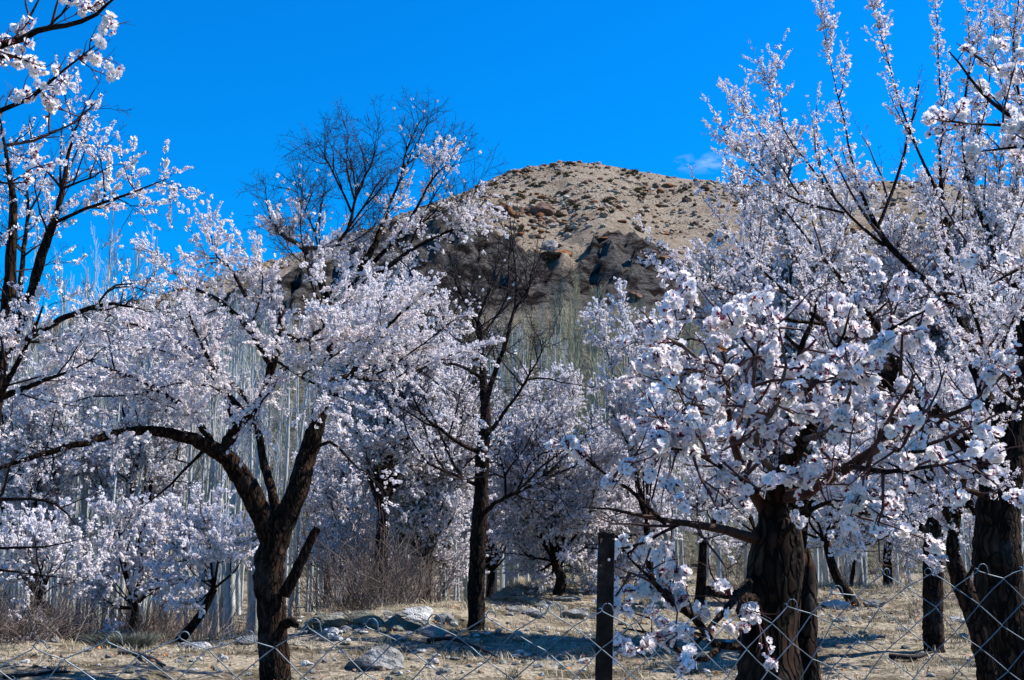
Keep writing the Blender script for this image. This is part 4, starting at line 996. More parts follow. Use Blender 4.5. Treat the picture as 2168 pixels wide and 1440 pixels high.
# --- near branch over the right edge
Y = 3.6
H_ = [dict(w=[(2.9, 3.9, -.02, .15), (2.85, 3.9, 1.0, .13), (2.75, 3.8, 1.9, .10), (2.6, 3.7, 2.6, .06)], d=0, tip=False),
      L_([(2700, 420, Y + .1, .05), (2450, 350, Y, .03), (2250, 285, Y, .018), (2150, 250, Y, .012), (2080, 205, Y, .008), (2010, 110, Y, .003)], t0=.35, d=7),
      L_([(2450, 350, Y, .02), (2280, 290, Y - .1, .014), (2140, 270, Y - .2, .008), (2060, 265, Y - .2, .004), (1960, 250, Y - .3, .002)], t0=.35, d=7),
      L_([(2700, 420, Y + .1, .03), (2400, 250, Y, .018), (2220, 180, Y + .1, .010), (2120, 150, Y + .1, .006), (2030, 95, Y + .1, .003)], t0=.35, d=7),
      L_([(2600, 420, Y, .025), (2350, 330, Y - .2, .015), (2180, 300, Y - .2, .008), (2080, 320, Y - .2, .003)], t0=.4, d=5),
      L_([(2600, 700, Y - .1, .03), (2350, 640, Y, .018), (2200, 560, Y, .01), (2100, 600, Y, .004)], t0=.4, d=4, bloom=.6),
      L_([(2640, 560, Y, .03), (2400, 700, Y, .016), (2200, 740, Y, .010), (2130, 790, Y, .008), (2060, 860, Y, .004)], t0=.4, d=3, bloom=.5, mat='bark_warm')]
build_tree('apricot_tree', 'white blossoming branches reaching in at the upper right from a near tree beyond the frame', G1, H_, 7, lod='near', parts=250,
           fl=(45, 45, 30), n2=3, n3=1.5, d1=3.0, l1=(.12, .34), l2=(.06, .16), l3=(.03, .08), twig='twig_red', fsize=.016, redness=.15, clump=8, mB=5)

# --- trees G: two dark trunks on the right behind the fence
Y = 13.0
G_ = [L_([(1976, 1360, Y, .135), (1975, 1250, Y, .125), (1978, 1130, Y, .12), (1985, 1060, Y, .09), (1960, 980, Y, .06), (1920, 880, Y, .04), (1900, 760, Y, .02)], d=3, t0=.5),
      L_([(1976, 1130, Y, .07), (1920, 1100, Y - .3, .05), (1860, 1085, Y - .5, .035), (1790, 1080, Y - .8, .02), (1740, 1060, Y - 1, .01)], d=5),
      L_([(1980, 1090, Y, .06), (1900, 1020, Y - .4, .04), (1820, 1000, Y - .6, .02), (1750, 980, Y - 1, .01)], d=5),
      L_([(1985, 1060, Y, .06), (2030, 980, Y - .3, .04), (2060, 900, Y - .4, .02), (2100, 820, Y - .6, .01)], d=5),
      L_([(1940, 940, Y, .04), (1860, 880, Y + .5, .03), (1780, 800, Y + .8, .018), (1700, 740, Y + 1, .01)], d=5)]
build_tree('apricot_tree', 'apricot tree with short straight dark trunk standing alone on dry grass behind the right fence', G1, G_, 8, lod='farish', fl=(70, 50, 15), n2=5, n3=3.2, l1=(.5, 1.1), l2=(.2, .5), l3=(.08, .2), fsize=.017, ksides=14)
Y = 9.6
G2 = [L_([(2100, 1500, Y, .12), (2088, 1400, Y, .105), (2070, 1320, Y, .10), (2040, 1245, Y, .09), (2018, 1180, Y, .07), (2022, 1100, Y, .055), (2035, 1020, Y, .05), (2060, 930, Y, .03), (2085, 830, Y, .012)], d=3, t0=.55),
      L_([(2020, 1120, Y, .045), (1990, 1060, Y - .1, .035), (1940, 1010, Y - .2, .02), (1880, 980, Y - .3, .01)], d=5),
      L_([(2036, 1010, Y, .035), (2000, 920, Y - .2, .025), (1990, 820, Y - .4, .012)], d=5),
      L_([(2025, 1090, Y, .035), (2080, 1040, Y - .3, .025), (2140, 1000, Y - .4, .012)], d=5),
      L_([(2055, 1290, Y, .05), (2045, 1240, Y - .1, .03), (2060, 1200, Y - .2, .015)], d=1, bloom=0, l1=(.1, .3))]
build_tree('apricot_tree', 'bent dark trunked apricot tree curving between the straight trunk and the massive slanting one', G1, G2, 9, lod='mid', fl=(70, 50, 15), n2=5, n3=3.0, l1=(.4, .9), l2=(.18, .42), l3=(.06, .18), fsize=.016, ksides=14)

# --- background trees made from a crown outline
def auto_tree(label, px, py, Y, crown, seed, rtrunk, n=11, lean=0, group=G1, dens=1.0, lod='farish', nsp=11, fl=(70, 52, 16), fsize=.0168, up=.12, bloom=1.0, ps='petal_far', scale=1.0, n3=3.0, twig='twig', base_world=None):
    """crown = (x0, y0, x1, y1) in photo pixels at depth Y"""
    rg_ = random.Random(seed)
    b = P(px, py, Y) if base_world is None else np.array(base_world)
    b[2] = gz(b[0], b[1])
    c0 = P(crown[0], crown[3], Y); c1 = P(crown[2], crown[1], Y)
    cx, cz = (c0[0] + c1[0]) / 2, (c0[2] + c1[2]) / 2; rx, rz = (c1[0] - c0[0]) / 2, (c1[2] - c0[2]) / 2
    zf = max(b[2] + 0.5, min(cz - rz * 0.8, b[2] + 1.5))
    fk = np.array([b[0] * .7 + cx * .3 + lean, Y, zf])
    limbs = [dict(w=[(*b, rtrunk), (*(b * .5 + fk * .5 + np.array([rg_.uniform(-.1, .1), 0, 0])), rtrunk * .85), (*fk, rtrunk * .7)], d=0, tip=False)]
    for k in range(n):
        a = k / n * 2 * math.pi + rg_.uniform(-.3, .3); e = rg_.uniform(-1.0, 0.1) if k % 2 else rg_.uniform(0, 1.0)
        ce = math.sqrt(max(0, 1 - e * e * .8)) * rg_.uniform(.55, 1)
        T = np.array([cx + rx * ce * math.cos(a), Y + rx * .8 * ce * math.sin(a), cz + rz * e])
        md = fk * .5 + T * .5 + np.array([rg_.uniform(-.2, .2) * rx, rg_.uniform(-.2, .2) * rx, rg_.uniform(-.15, .12) * rz])
        r = rtrunk * rg_.uniform(.22, .4)
        limbs.append(dict(w=[(*fk, r), (*md, r * .55), (*T, .006)], t0=.25, bloom=bloom * rg_.uniform(.7, 1.2)))
    s = max(.8, min(1.6, rx / 1.6)) * scale
    return build_tree('apricot_tree', label, group, limbs, seed, size=s, lod=lod, fl=fl, n2=8, n3=n3 * 1.4, d1=4.2 * dens / s, rs=.6, ts=.66, tw=2.0, nsp=nsp, spurs=10, sps=1.0, l1=(.5, 1.1), l2=(.25, .5), l3=(.1, .25), up=up, fsize=fsize, ksides=8, petals=ps, clump=3, mB=5, twig=twig, redness=.1, r3=.002)

GB = 'apricot trees further back in the orchard'
auto_tree('pinkish blossoming tree with black leaning trunk just left of the slim central tree', 905, 1275, 20, (760, 760, 1060, 1225), 21, .2, 22, group=GB, dens=1.45)
auto_tree('dense pinkish blossom tree filling the gap right of the slim central tree', 1180, 1240, 23, (1020, 790, 1290, 1235), 22, .16, 22, group=GB, dens=1.6)
auto_tree('low dense blossom tree directly behind the fence post', 1290, 1235, 25, (1130, 900, 1440, 1235), 23, .2, 18, group=GB, dens=1.3)
auto_tree('blossom tree behind and between the trunks of the large left tree and pinkish tree', 760, 1290, 25, (620, 830, 880, 1210), 24, .2, 16, group=GB)
auto_tree('small round blossoming tree low on the left with slender dark stem', 287, 1335, 15.6, (140, 1085, 420, 1310), 25, .09, 11, group=GB, dens=.75, lod='farish', fsize=.019, fl=(48, 34, 10), n3=2.6)
auto_tree('small blossoming tree with forked dark stem left of the large trunk', 375, 1355, 14.8, (340, 1040, 530, 1270), 26, .10, 9, lean=.35, group=GB, dens=.75, lod='farish', fsize=.019, fl=(45, 34, 10), n3=2.4)
auto_tree('low leaning blossoming tree in the bottom left corner', 150, 1370, 14.4, (-30, 1110, 190, 1330), 27, .11, 9, lean=-.3, group=GB, dens=.75, lod='farish', fsize=.019, fl=(45, 34, 10), n3=2.6)
auto_tree('blossoming tree behind the left edge tree, crown just under the ridge line', 70, 1340, 18, (-80, 700, 260, 900), 28, .2, 12, group=GB, dens=.65)
auto_tree('blossoming tree standing behind the left side of the large tree crown', 280, 1340, 19, (140, 700, 470, 850), 29, .2, 11, group=GB, dens=.6)
auto_tree('blossoming tree peering over the right side of the large tree crown', 800, 1290, 19, (700, 590, 960, 840), 30, .2, 12, group=GB)
auto_tree('blossoming tree far behind the near tree, between it and the right trunks', 1810, 1232, 21, (1600, 850, 2000, 1180), 31, .16, 11, lean=-.5, group=GB, dens=.7)
auto_tree('broad small-flowered tree behind the upright shoots on the right', 1700, 1260, 15, (1450, 350, 1900, 900), 32, .22, 24, group=GB, dens=1.0, bloom=.7, twig='twig_red', up=.4, fsize=.0150)
auto_tree('broad small-flowered tree in the far right behind the massive trunk', 2080, 1260, 15, (1840, 330, 2260, 900), 33, .22, 24, group=GB, dens=1.0, bloom=.7, twig='twig_red', up=.4, fsize=.0150)
auto_tree('small flowered tree behind the lower branches of the nearest tree', 1480, 1245, 20, (1380, 880, 1640, 1180), 34, .15, 9, group=GB, dens=.5)
auto_tree('sparse lilac tinted blossom tree in front of the cliff beside the large flowers', 1380, 1240, 22, (1230, 640, 1450, 900), 35, .14, 9, group=GB, dens=.7, up=.25)
auto_tree('bare greyish tree with fine twigs below the cliff, right of the large tree', 930, 1290, 22, (830, 560, 1080, 820), 36, .15, 12, group=GB, bloom=.12, up=.3)
auto_tree('dense blossom tree in the second row directly behind the slim central tree', 1040, 1245, 27, (900, 820, 1180, 1150), 41, .2, 13, group=GB)
auto_tree('faint blossom tree deep in the orchard between pinkish tree and large left trunk', 690, 1290, 29, (580, 900, 800, 1180), 42, .16, 12, group=GB)
auto_tree('deep blossom tree whose crown shows above the fence post', 1330, 1235, 30, (1200, 830, 1440, 1120), 43, .18, 13, group=GB)
auto_tree('deep blossom tree behind the nearest trunk', 1600, 1235, 28, (1450, 860, 1760, 1160), 44, .18, 9, group=GB, dens=.5)
auto_tree('deep blossom tree between the nearest and the straight dark trunk', 1880, 1235, 27, (1740, 760, 2060, 1150), 45, .18, 12, group=GB)
auto_tree('low lilac white blossoming thicket above the bramble between the two central trunks', 800, 1290, 20.5, (650, 1030, 960, 1255), 51, .08, 12, group=GB, dens=.8, bloom=.8, fsize=.0165)
auto_tree('low blossoming thicket at the pasture edge just left of the fence post', 1190, 1245, 24.5, (1050, 1020, 1290, 1240), 52, .08, 12, group=GB, dens=.9, bloom=.9, fsize=.0165)
auto_tree('sparse twiggy blossoming tree far behind the gap between the nearest and straight trunks', 1800, 1235, 26, (1700, 980, 1960, 1190), 53, .08, 11, group=GB, dens=.8, bloom=.6, fsize=.0165)
print('TRIS after trees', TRI[0], 'sprigs', NI[0])

# ------------------------------------------------------------------ poplars (five shapes, copied)
def poplar_proto(seed, h, mt='poplar', tw='poplar_twig', nb=34):
    rg = np.random.default_rng(seed)
    m = 9
    z = np.linspace(0, h, m); c = np.stack([np.cumsum(rg.normal(0, .035, m)), np.cumsum(rg.normal(0, .035, m)), z], -1)[None]
    c[0, :, :2] -= c[0, 0, :2]
    r = (0.060 * (1 - z / h) ** 0.8 + 0.008)[None]
    v, f = tubes(c, r, 6); trunk = mesh_np('trunk', v, [f], [M[mt]], smooth_shade=True)
    a, b, L, _ = grow(c, r, np.array([nb]), .8, 1.9, (14, 30), .25, 5, rg, .008, .22, .05)
    a2, b2, L2, _ = grow(a, b, np.full(len(a), 4), .3, .7, (12, 30), .3, 4, rg, .007, .2, .06)
    v1, f1 = tubes(a, np.maximum(b, .006), 3); v2, f2 = tubes(a2, np.maximum(b2, .0045), 3)
    tw_ = mesh_np('twigs', np.concatenate([v1, v2]), [np.concatenate([f1, f2 + len(v1)])], [M[tw]])
    return trunk, tw_
PP = [poplar_proto(s, 11.5) for s in (1, 2, 3, 4, 5)]
SP = [poplar_proto(s, 5.5, 'sapling', 'sapling', 42) for s in (11, 12, 13)]
def poplar(x, y, sc, k, label, group, protos=PP, name='poplar_tree', sz=None):
    if y < 24 and sz: sz *= .62
    r = bpy.data.objects.new(name, None); COL.objects.link(r); r.location = (x, y, gz(x, y) - .05)
    r.rotation_euler = (((k * 37) % 11 - 5) * .006, ((k * 53) % 13 - 6) * .006, (k * 2.4) % 6.28); r.scale = (sz or sc, sz or sc, sc)
    tag(r, label, 'tree', group)
    for nm, me in zip(('trunk', 'twigs'), protos[k % len(protos)]):
        o = link(nm, me, r)
        if nm == 'twigs': o['kind'] = 'stuff'
rr = random.Random(3)
cnt = 0
for i in range(215):
    Yp = rr.uniform(17.5, 41); px = rr.uniform(-60, 640)
    if 560 < px and rr.random() < .5: continue
    p = P(px, 900, Yp)
    top = rr.gauss(640, 110) if px > 330 else rr.gauss(560, 100)
    if px < 130: top = rr.gauss(450, 90)
    elif px < 330 and rr.random() < .12: top = rr.uniform(455, 520)
    if px < 130 and rr.random() < .85: top = rr.uniform(660, 800)
    elif px < 330 and top < 620 and rr.random() < .85: top += 160
    top = max(top, 350)
    if px > 330: top = max(top, 650)
    h = P(px, top, Yp)[2] - gz(p[0], Yp)
    if top < 640: poplar(p[0], Yp, h / 11.5, i, 'tall pale poplar whose bare tip stands against the blue sky beside the left edge tree', 'tall poplars against the sky', sz=rr.uniform(.7, 1.1))
    else: poplar(p[0], Yp, h / 11.5, i, 'slender pale grey poplar with bare upright twigs in the dense grove on the left', 'poplars in the left grove', sz=rr.uniform(.6, 1.2))
for i in range(60):
    Yp = rr.uniform(29, 41); px = rr.uniform(640, 1420); p = P(px, 900, Yp)
    top = rr.uniform(700, 860) if px < 900 else rr.uniform(640, 820)
    h = P(px, top, Yp)[2] - gz(p[0], Yp)
    poplar(p[0], Yp, h / 11.5, i + 3, 'slender pale bare poplar rising behind the central blossoms', 'poplars behind the centre', sz=rr.uniform(.6, .9))
for i in range(50):
    Yp = rr.uniform(29, 41); px = rr.uniform(1420, 2250); p = P(px, 900, Yp)
    h = P(px, rr.uniform(700, 900), Yp)[2] - gz(p[0], Yp)
    poplar(p[0], Yp, h / 11.5, i + 1, 'pale bare poplar trunk seen between the dark trunks on the right', 'poplars behind the right trunks', sz=rr.uniform(.8, 1.3))
for i in range(34):
    Yp = rr.uniform(36, 66); px = rr.gauss(1250, 110); p = P(px, 900, Yp)
    h = P(px, rr.uniform(600, 760), Yp)[2] - gz(p[0], Yp)
    h = min(max(h, 2.5), 8)
    poplar(p[0], Yp, h / 5.5, i, 'thin yellowish bare sapling on the grassy foot of the hill below the cliff', 'saplings at the foot of the cliff', SP, 'sapling', sz=h / 5.5)

# brush on the hill foot and brambles between the trunks
rg = np.random.default_rng(77)
def brush(name, n, xf, yf, hts, mat, label, cat, seed, rad=.006, spread=.6, per=14, jit=.12):
    rgb = np.random.default_rng(seed)
    x = xf(rgb, n); y = yf(rgb, n); z = terrain(x, y)
    p = np.repeat(np.stack([x, y, z], -1), per, 0); K = len(p)
    m = 5; out = np.empty((K, m, 3)); out[:, 0] = p + np.concatenate([rgb.normal(0, .12, (K, 2)), np.zeros((K, 1))], 1)
    d = norm(np.concatenate([rgb.normal(0, spread, (K, 2)), np.ones((K, 1))], 1)); L = rgb.uniform(hts[0], hts[1], K)
    for j in range(1, m):
        d = norm(d + rgb.normal(0, jit, (K, 3))); out[:, j] = out[:, j - 1] + d * (L / (m - 1))[:, None]
    R = rad * np.linspace(1, .4, m)[None] * rgb.uniform(.5, 1.2, (K, 1))
    a, b, _, _ = grow(out, R, np.full(K, 3), hts[0] * .3, hts[1] * .4, (20, 60), .1, 3, rgb, .006, .2, jit)
    v1, f1 = tubes(out, R, 3); v2, f2 = tubes(a, np.maximum(b, rad * .35), 3)
    me = mesh_np(name, np.concatenate([v1, v2]), [np.concatenate([f1, f2 + len(v1)])], [M[mat]])
    o = link(name, me, None, 'stuff'); tag(o, label, cat); TRI[0] += 2 * (len(f1) + len(f2)); return o
M['straw_brush'] = noise_mat('dry_grass_brush', [(0.3, (0.15, 0.13, 0.09)), (0.7, (0.38, 0.34, 0.25))], .3, 1, 0)
brush('hillside_brush', 1300, lambda g, n: g.uniform(-26, 30, n), lambda g, n: g.uniform(43, 74, n), (.4, 1.2), 'straw_brush', 'pale olive dry brush covering the foot of the hill', 'brush', 1, .017, .45, 5)
brush('bramble', 60, lambda g, n: g.uniform(-3.6, -1.2, n), lambda g, n: g.uniform(17.5, 21, n), (.5, 1.8), 'bush', 'reddish grey tangled bare bramble behind the bank, left of the slim central trunk', 'bush', 2, .006, .5, 14)
brush('bramble', 130, lambda g, n: g.uniform(-8, -4.0, n), lambda g, n: g.uniform(15.5, 18, n), (.4, 1.2), 'bush', 'low tangled bare undergrowth at the foot of the left poplars', 'bush', 3, .006, .6, 12)
brush('bramble', 60, lambda g, n: g.uniform(-1, 12, n), lambda g, n: g.uniform(27.5, 31, n), (.5, 1.7), 'bush', 'grey brown bare scrub along the back edge of the right pasture', 'bush', 4, .008, .5, 14)
brush('bramble', 26, lambda g, n: g.uniform(-6.6, -5.4, n), lambda g, n: g.uniform(13.4, 14.2, n), (.3, .9), 'bush', 'brown dry thicket under the low leaning tree in the bottom left corner', 'bush', 5, .005, .8, 14)
M['pine_green'] = noise_mat('grey_green_brush', [(0.3, (0.06, 0.065, 0.05)), (0.7, (0.20, 0.21, 0.17))], 3, 1, 0)
pl = np.array([hit(rg.uniform(215, 310), rg.uniform(1352, 1372), 9, 15) for _ in range(40)], dtype=object)
pl = np.array([p for p in pl if p is not None], float)
if len(pl): blades(pl, np.full(len(pl), .16), 110, .0028, 3.2, M['pine_green'], 'cut_brushwood', rg, 'low heap of grey green cut brushwood at the grove edge on the left', 'brushwood')

# ------------------------------------------------------------------ ground cover
M['straw'] = noise_mat('dry_grass', [(0.3, (0.10, 0.08, 0.05)), (0.5, (0.36, 0.31, 0.21)), (0.75, (0.62, 0.56, 0.43))], 1.2, 1, 0)
n = 34000
gx_ = rg.uniform(-9, 13, n); gy_ = 7.5 + 22 * rg.random(n) ** .8
ok = (fbm(gx_ * .6, gy_ * .6, 3, 8) + rg.normal(0, .15, n) > -.12) & (np.abs(gx_) < gy_ * .5 + .5)
gx_, gy_ = gx_[ok], gy_[ok]
tall = smooth(24, 27, gy_) * .12
blades(np.stack([gx_, gy_, terrain(gx_, gy_) - .01], -1), (.025 + .11 * rg.random(len(gx_)) ** 2.5) + tall, 6, .0036, 1.5, M['straw'], 'dry_grass', rg, 'short dry straw coloured grass covering the orchard floor', 'grass')
n = 1500; tx = rg.uniform(-9, 12, n); ty = 8 + 19 * rg.random(n) ** .8
ok = fbm(tx * .8, ty * .8, 3, 28) > .04; tx, ty = tx[ok], ty[ok]
M['tuft'] = noise_mat('grey_brown_tufts', [(0.3, (0.05, 0.04, 0.025)), (0.5, (0.17, 0.14, 0.09)), (0.75, (0.42, 0.36, 0.25))], 3, 1, 0)
blades(np.stack([tx, ty, terrain(tx, ty) - .01], -1), rg.uniform(.06, .20, len(tx)), 34, .003, 1.8, M['tuft'], 'grass_tufts', rg, 'coarser grey brown tufts of dead grass standing up from the short turf', 'grass')
n = 15000
px_ = rg.uniform(-9, 13, n); py_ = 7.5 + 20 * rg.random(n) ** .8
ok = fbm(px_ * .5, py_ * .5, 3, 18) + rg.normal(0, .2, n) > .02
px_, py_ = px_[ok], py_[ok]; sz = .015 + .045 * rg.random(len(px_)) ** 3
o = scatter_rocks('pebbles', np.stack([px_, py_, terrain(px_, py_) + sz * .2], -1), sz, [M['stone_grey'], M['stone_white'], M['rock_tan'], M['stone_moss']], rg.choice([0, 0, 1, 2, 3], len(px_)), seed=4)
tag(o, 'small grey and tan pebbles littering the orchard floor', 'pebbles')
# dead leaves
n = 1100; lx = rg.uniform(-9, 13, n); ly = rg.uniform(8, 28, n)
ps_ = np.stack([lx, ly, terrain(lx, ly) + .03], -1)
nn = norm(rg.normal(0, .5, (n, 3)) + np.array([0, 0, 1]))
v, f, mi = place(flower_tiny(), ps_, nn, rg.uniform(.015, .03, n), rg)
tag(link('dead_leaves', mesh_np('dead_leaves', v, [f], [M['leaf']]), None, 'stuff'), 'scattered orange brown dead leaves lying in the dry grass', 'leaves')

near = [(795, 1394, 125, .5, 'stone_grey', 'large flat topped grey boulder lying in the grass between the two central trunks'),
        (888, 1296, 66, .5, 'stone_white', 'bright white domed rock on top of the stony bank'),
        (940, 1312, 44, .8, 'stone_grey', 'grey rounded rock beside the slim central trunk'),
        (690, 1316, 84, .5, 'stone_moss', 'long mossy rock forming the left end of the stony bank'),
        (775, 1314, 92, .5, 'stone_moss', 'mossy rock in the middle of the stony bank'),
        (850, 1320, 84, .55, 'stone_moss', 'lichen covered rock in the bank under the bright white rock'),
        (915, 1338, 56, .7, 'stone_grey', 'grey block at the foot of the bank near the slim trunk'),
        (700, 1340, 40, .7, 'stone_white', 'pale cobble at the foot of the mossy bank, right of the large trunk'),
        (835, 1352, 36, .6, 'stone_grey', 'grey cobble in front of the stony bank'),
        (985, 1362, 34, .6, 'stone_grey', 'blue grey cobble just left below the slim trunk base'),
        (425, 1368, 48, .5, 'stone_white', 'pale flat stone at the grove edge left of the large trunk'),
        (530, 1356, 60, .5, 'stone_grey', 'smooth rounded grey stone touching the left of the large trunk'),
        (395, 1366, 40, .45, 'stone_grey', 'grey stone beside the pale flat one at the grove edge'),
        (1130, 1298, 56, .4, 'stone_grey', 'flat blue grey slab on the slope right of the slim trunk'),
        (1165, 1280, 64, .4, 'stone_grey', 'flat grey slab behind the blue grey one on the slope'),
        (1090, 1290, 34, .6, 'stone_grey', 'grey cobble nearest the right side of the slim trunk'),
        (1215, 1300, 60, .4, 'stone_grey', 'pale slab left of the fence post'),
        (1200, 1268, 50, .4, 'stone_grey', 'small flat stone upslope left of the fence post'),
        (1090, 1255, 40, .5, 'stone_grey', 'grey stone at the back edge of the slope behind the slim trunk'),
        (1260, 1305, 44, .5, 'stone_grey', 'blue grey stone just left of the fence post base line'),
        (1770, 1280, 60, .45, 'stone_white', 'white flat stone in the shadow on the right pasture'),
        (1850, 1278, 50, .5, 'stone_grey', 'grey stone next to the white flat one on the right pasture'),
        (2085, 1310, 44, .6, 'stone_grey', 'grey stone between the bent and the massive trunk')]
for i, (px, py, w, fl, mt, lab) in enumerate(near):
    o = rock('stone', mt, px, py + w * fl * .25, w, fl, seed=i * 5 + 1, y1=40, sink=.38)
    if o: tag(o, lab, 'stone', 'named stones on the orchard floor')
for k in range(230):
    px = rr.uniform(0, 2168)
    if k < 60: px = rr.gauss(950, 190)
    if 150 < k: px = rr.uniform(630, 980)
    py = rr.uniform(1300, 1345) if k > 150 else rr.uniform(1300, 1440) if px < 1300 else rr.uniform(1250, 1440)
    h_ = hit(px, py, 6, 40)
    if h_ is None or h_[1] > 29: continue
    o = rock('stone', rr.choice(['stone_grey', 'stone_grey', 'stone_moss', 'stone_white']), loc=h_, size=rr.uniform(10, 24) / 2 / F * h_[1] if h_[1] > 9 else .05, flat=rr.choice([.5, .7]), seed=rr.randrange(99), asp=rr.uniform(.6, 1), hi=False)
    tag(o, 'small grey fieldstone among many lying in the dry orchard grass', 'stone', 'fieldstones in the grass')

# fallen branches
def branch(pts, r, label, mat='twig'):
    q = []
    for a in pts:
        h_ = hit(a[0], a[1], 6, 30); q.append((h_[0], h_[1], h_[2] + r * .8 + (a[2] if len(a) > 2 else 0)))
    q = np.array(q); c = catmull(q, 16)
    c += np.cumsum(np.random.default_rng(3).normal(0, .004, c.shape), 0)
    v, f = tubes(c[None], (r * np.linspace(1, .35, 16))[None], 7)
    root = link('fallen_branch', mesh_np('fallen_branch', v, [f], [M[mat]], smooth_shade=True)); tag(root, label, 'branch', 'fallen branches')
    rgb = np.random.default_rng(5)
    a, b, _, _ = grow(c[None], np.full((1, 16), r * .5), np.array([9]), .15, .4, (20, 60), .1, 5, rgb, .012, .3, .15)
    v, f = tubes(a, np.maximum(b, .002), 4); link('twigs', mesh_np('twigs', v, [f], [M[mat]]), root, 'stuff')
branch([(905, 1360), (960, 1368, .06), (1030, 1392, .03), (1060, 1400)], .028, 'dark forked fallen branch on the ground below the slim central tree')
branch([(250, 1385), (300, 1398, .02), (350, 1418)], .03, 'grey pole lying in the grass near the left grove', 'bark_grey')
branch([(5, 1440), (80, 1432), (150, 1428)], .022, 'dark stick lying in the bottom left corner', 'twig')
branch([(1880, 1395), (1930, 1400, .02), (1985, 1385)], .03, 'curved dead root beside the straight dark trunk on the right')

# ------------------------------------------------------------------ chain link fence
def mat_metal(name, stops, rough, metal):
    m = noise_mat(name, stops, 40, rough, .15, 200, (1, 1, 1), .0005, 4, .5, metal); return m
M['galv'] = mat_metal('galvanised_wire', [(0.3, (0.07, 0.095, 0.11)), (0.7, (0.18, 0.225, 0.26))], .5, .35)
M['rust'] = mat_metal('rusty_angle_iron', [(0.3, (0.010, 0.006, 0.005)), (0.6, (0.035, 0.018, 0.013)), (0.8, (0.11, 0.07, 0.055))], .85, 0)
M['rust'].node_tree.nodes['Principled BSDF'].inputs['Specular IOR Level'].default_value = .1
line_px = [(-90, 1385, 1.72), (30, 1375, 1.76), (170, 1362, 1.80), (325, 1348, 1.85), (465, 1340, 1.90), (597, 1340, 1.94), (722, 1332, 1.98), (848, 1325, 2.0), (975, 1312, 2.02), (1100, 1300, 2.04), (1215, 1292, 2.06), (1330, 1290, 2.1), (1430, 1297, 2.14), (1560, 1300, 2.2), (1670, 1286, 2.26), (1760, 1250, 2.30), (1850, 1218, 2.32), (2010, 1212, 2.34), (2110, 1205, 2.36), (2260, 1200, 2.40)]
q = np.array([P(*a) for a in line_px])
seg = np.concatenate([[0], np.cumsum(np.linalg.norm(np.diff(q[:, :2], axis=0), axis=1))])
def fence_at(s): return np.array([np.interp(s, seg, q[:, 0]), np.interp(s, seg, q[:, 1]), np.interp(s, seg, q[:, 2])])
fence = bpy.data.objects.new('chain_link_fence', None); COL.objects.link(fence); fb = np.array([0, 2.0, 0.0]); fence.location = fb
tag(fence, 'galvanised chain link fence with curled top wire ends across the foreground', 'fence')
CW = 0.0525; CH = 0.0435
nw = int(seg[-1] / CW)
rgf = np.random.default_rng(9)
sagx = rgf.normal(0, .0038, (nw + 2, 60)); sagz = rgf.normal(0, .0034, (nw + 2, 60))
for i in range(nw):
    pts = []
    topz = fence_at((i + (1 if i % 2 == 0 else 0)) * CW)[2]
    for j in range(0, 32):
        # wire i weaves between columns i and i+1; nodes shared with its neighbours
        colm = i + ((j + i) % 2 == 1)
        s = colm * CW
        p = fence_at(s)
        zz = p[2] - (0 if j == 0 else (j - .4) * CH)
        y_off = 0.0018 if colm == i else -0.0018
        if j == 0 and colm == i + 0 and False: pass
        pts.append([p[0] + sagx[colm, j], p[1] + y_off, max(zz + sagz[colm, j], 0.01)])
    pts = np.array(pts)
    # slightly bowed strands: add a point near each knuckle
    dense = []
    for a, b in zip(pts[:-1], pts[1:]):
        dense += [a, a * .94 + b * .06 + [0, 0, 0], a * .5 + b * .5 + [0, 0, rgf.normal(0, .0008)], a * .06 + b * .94]
    dense.append(pts[-1]); dense = np.array(dense)
    # the cut end hooks over and hangs down beside the knuckle
    c0 = pts[0]; dirx = 1 if pts[0][0] > pts[1][0] else -1
    rad = rgf.uniform(.007, .012) if i % 2 else .0025; sw = rgf.uniform(2.6, 3.6) if i % 2 else 2.6; curl = []
    if rgf.random() < .15: rad, sw = .0065, 5.6
    for t in np.linspace(0, sw, 12):
        curl.append(c0 + np.array([dirx * rad * (1 - math.cos(t)), .0015 * t, rad * math.sin(t) * 1.15 + .002]))
    if sw < 3.4 and rad > .004: curl.append(curl[-1] + np.array([dirx * .002, .001, -rgf.uniform(.004, .014)]))
    dense = np.vstack([np.array(curl)[::-1], dense[1:]])
    v, f = tubes(dense[None], np.full((1, len(dense)), .0011), 5)
    link('wire', mesh_np('wire', v - fb, [f], [M['galv']], smooth_shade=True), fence)
# angle-iron post with bolt holes
pt, pb = P(1285, 1127, 2.12), P(1279, 1440, 2.12)
dx = (pb[0] - pt[0]) / (pt[2] - pb[2])
w = .031; th = .004
def prism(outline, z0, z1, shear):
    n_ = len(outline); v = [(x - shear * (z1 - z0) * 0, y, z0) for x, y in outline] + [(x, y, z1) for x, y in outline]
    f4 = [[i, (i + 1) % n_, n_ + (i + 1) % n_, n_ + i] for i in range(n_)]
    return v, f4
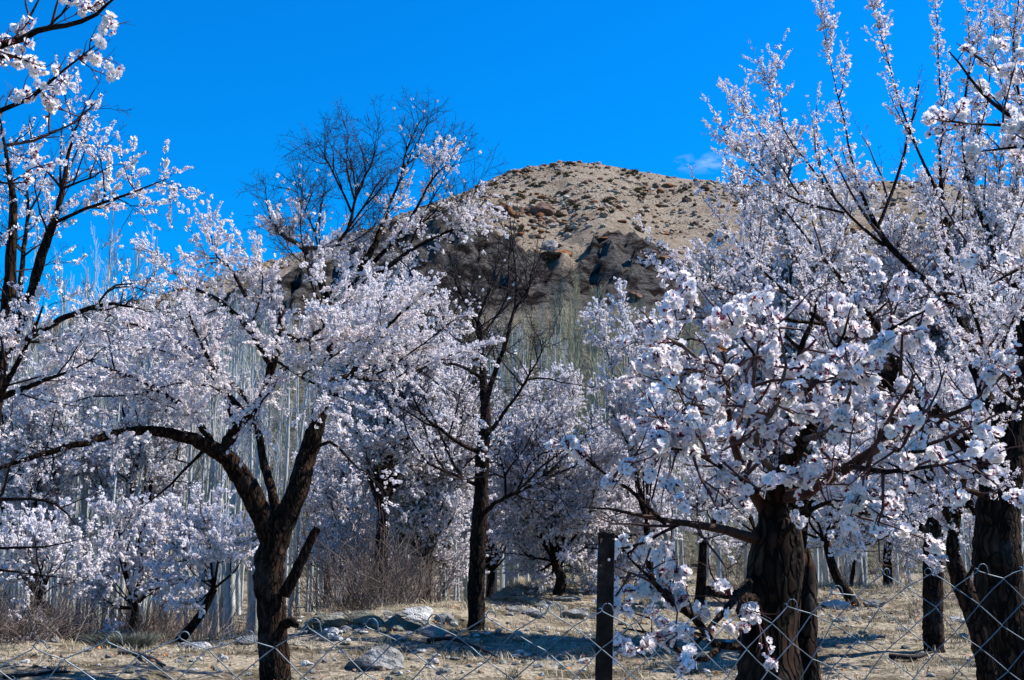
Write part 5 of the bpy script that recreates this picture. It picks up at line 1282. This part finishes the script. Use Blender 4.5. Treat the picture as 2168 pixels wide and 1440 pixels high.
# the front-facing flange is built as plates around two holes
from mathutils import Matrix
import bmesh
bm = bmesh.new()
def plate(x0, x1, z0, z1, y0, y1, hole=None):
    if hole is None:
        vs_ = [bm.verts.new(c) for c in ((x0, y0, z0), (x1, y0, z0), (x1, y1, z0), (x0, y1, z0), (x0, y0, z1), (x1, y0, z1), (x1, y1, z1), (x0, y1, z1))]
        for a in ((0, 1, 5, 4), (1, 2, 6, 5), (2, 3, 7, 6), (3, 0, 4, 7), (4, 5, 6, 7), (3, 2, 1, 0)): bm.faces.new([vs_[k] for k in a])
        return
    hx_, hz_, hr = hole; n_ = 12
    fr, bk = [], []
    for y, L0 in ((y0, fr), (y1, bk)):
        inner, outer = [], []
        for k in range(n_):
            a = (k + .5) * 2 * math.pi / n_; c, s = math.cos(a), math.sin(a)
            inner.append(bm.verts.new((hx_ + hr * c, y, hz_ + hr * s)))
            tx = (x1 - hx_) / c if c > 0 else (x0 - hx_) / c; tz = (z1 - hz_) / s if s > 0 else (z0 - hz_) / s
            t = min(tx, tz); outer.append(bm.verts.new((hx_ + t * c, y, hz_ + t * s)))
        L0 += [inner, outer]
        for k in range(n_):
            k2 = (k + 1) % n_; bm.faces.new([inner[k], outer[k], outer[k2], inner[k2]])
    for k in range(n_):
        k2 = (k + 1) % n_
        bm.faces.new([fr[0][k], fr[0][k2], bk[0][k2], bk[0][k]]); bm.faces.new([fr[1][k], fr[1][k2], bk[1][k2], bk[1][k]])
zt = pt[2]
plate(0, w, zt - .010, zt, 0, th)
plate(0, w, zt - .060, zt - .010, 0, th, (w * .68, zt - .048, .0030))
plate(0, w, -.05, zt - .060, 0, th)
plate(0, th, -.05, zt, th, w * .9)                 # the flange running back
post = bpy.data.meshes.new('post'); bm.normal_update(); bm.to_mesh(post); bm.free(); post.materials.append(M['rust'])
o = link('post', post, fence); o.location = (pt[0] - w / 2 + dx * zt, pt[1] - fb[1] + .006, 0)
sh = math.atan(dx); o.rotation_euler = (0, -0.0 + math.atan(-dx) * -1 * -1, math.radians(-14))
o.location.x += (-dx) * -zt * 0

# old orange leaves caught on the near tree
for (px, py, Yl, lab) in ((1530, 740, 3.9, 'curled orange dead leaf caught among the large flowers left of the near limb'), (1822, 717, 3.95, 'small orange dead leaf at the end of the grey branch stub'), (1612, 835, 4.0, 'tiny orange dead leaf between the near branches')):
    V = [(-1, 0, 0), (-.4, -.45, .12), (.4, -.4, .2), (1.1, 0, .05), (.4, .4, .22), (-.4, .45, .15), (0, 0, -.05)]
    Fc = np.array([[6, k, (k + 1) % 6] for k in range(6)])
    o = link('dead_leaf', mesh_np('dead_leaf', np.array(V) * .018, [Fc], [M['leaf']])); o.location = P(px, py, Yl)
    o.rotation_euler = (1.2, .3, px % 3); tag(o, lab, 'leaf', 'dead leaves caught in the tree')
print('TRIS', TRI[0], 'all', sum(len(o.data.polygons) * 2 for o in scene.objects if o.type == 'MESH' and o.name[:7] not in ('blossom',) or o.name.startswith('blossoms')))
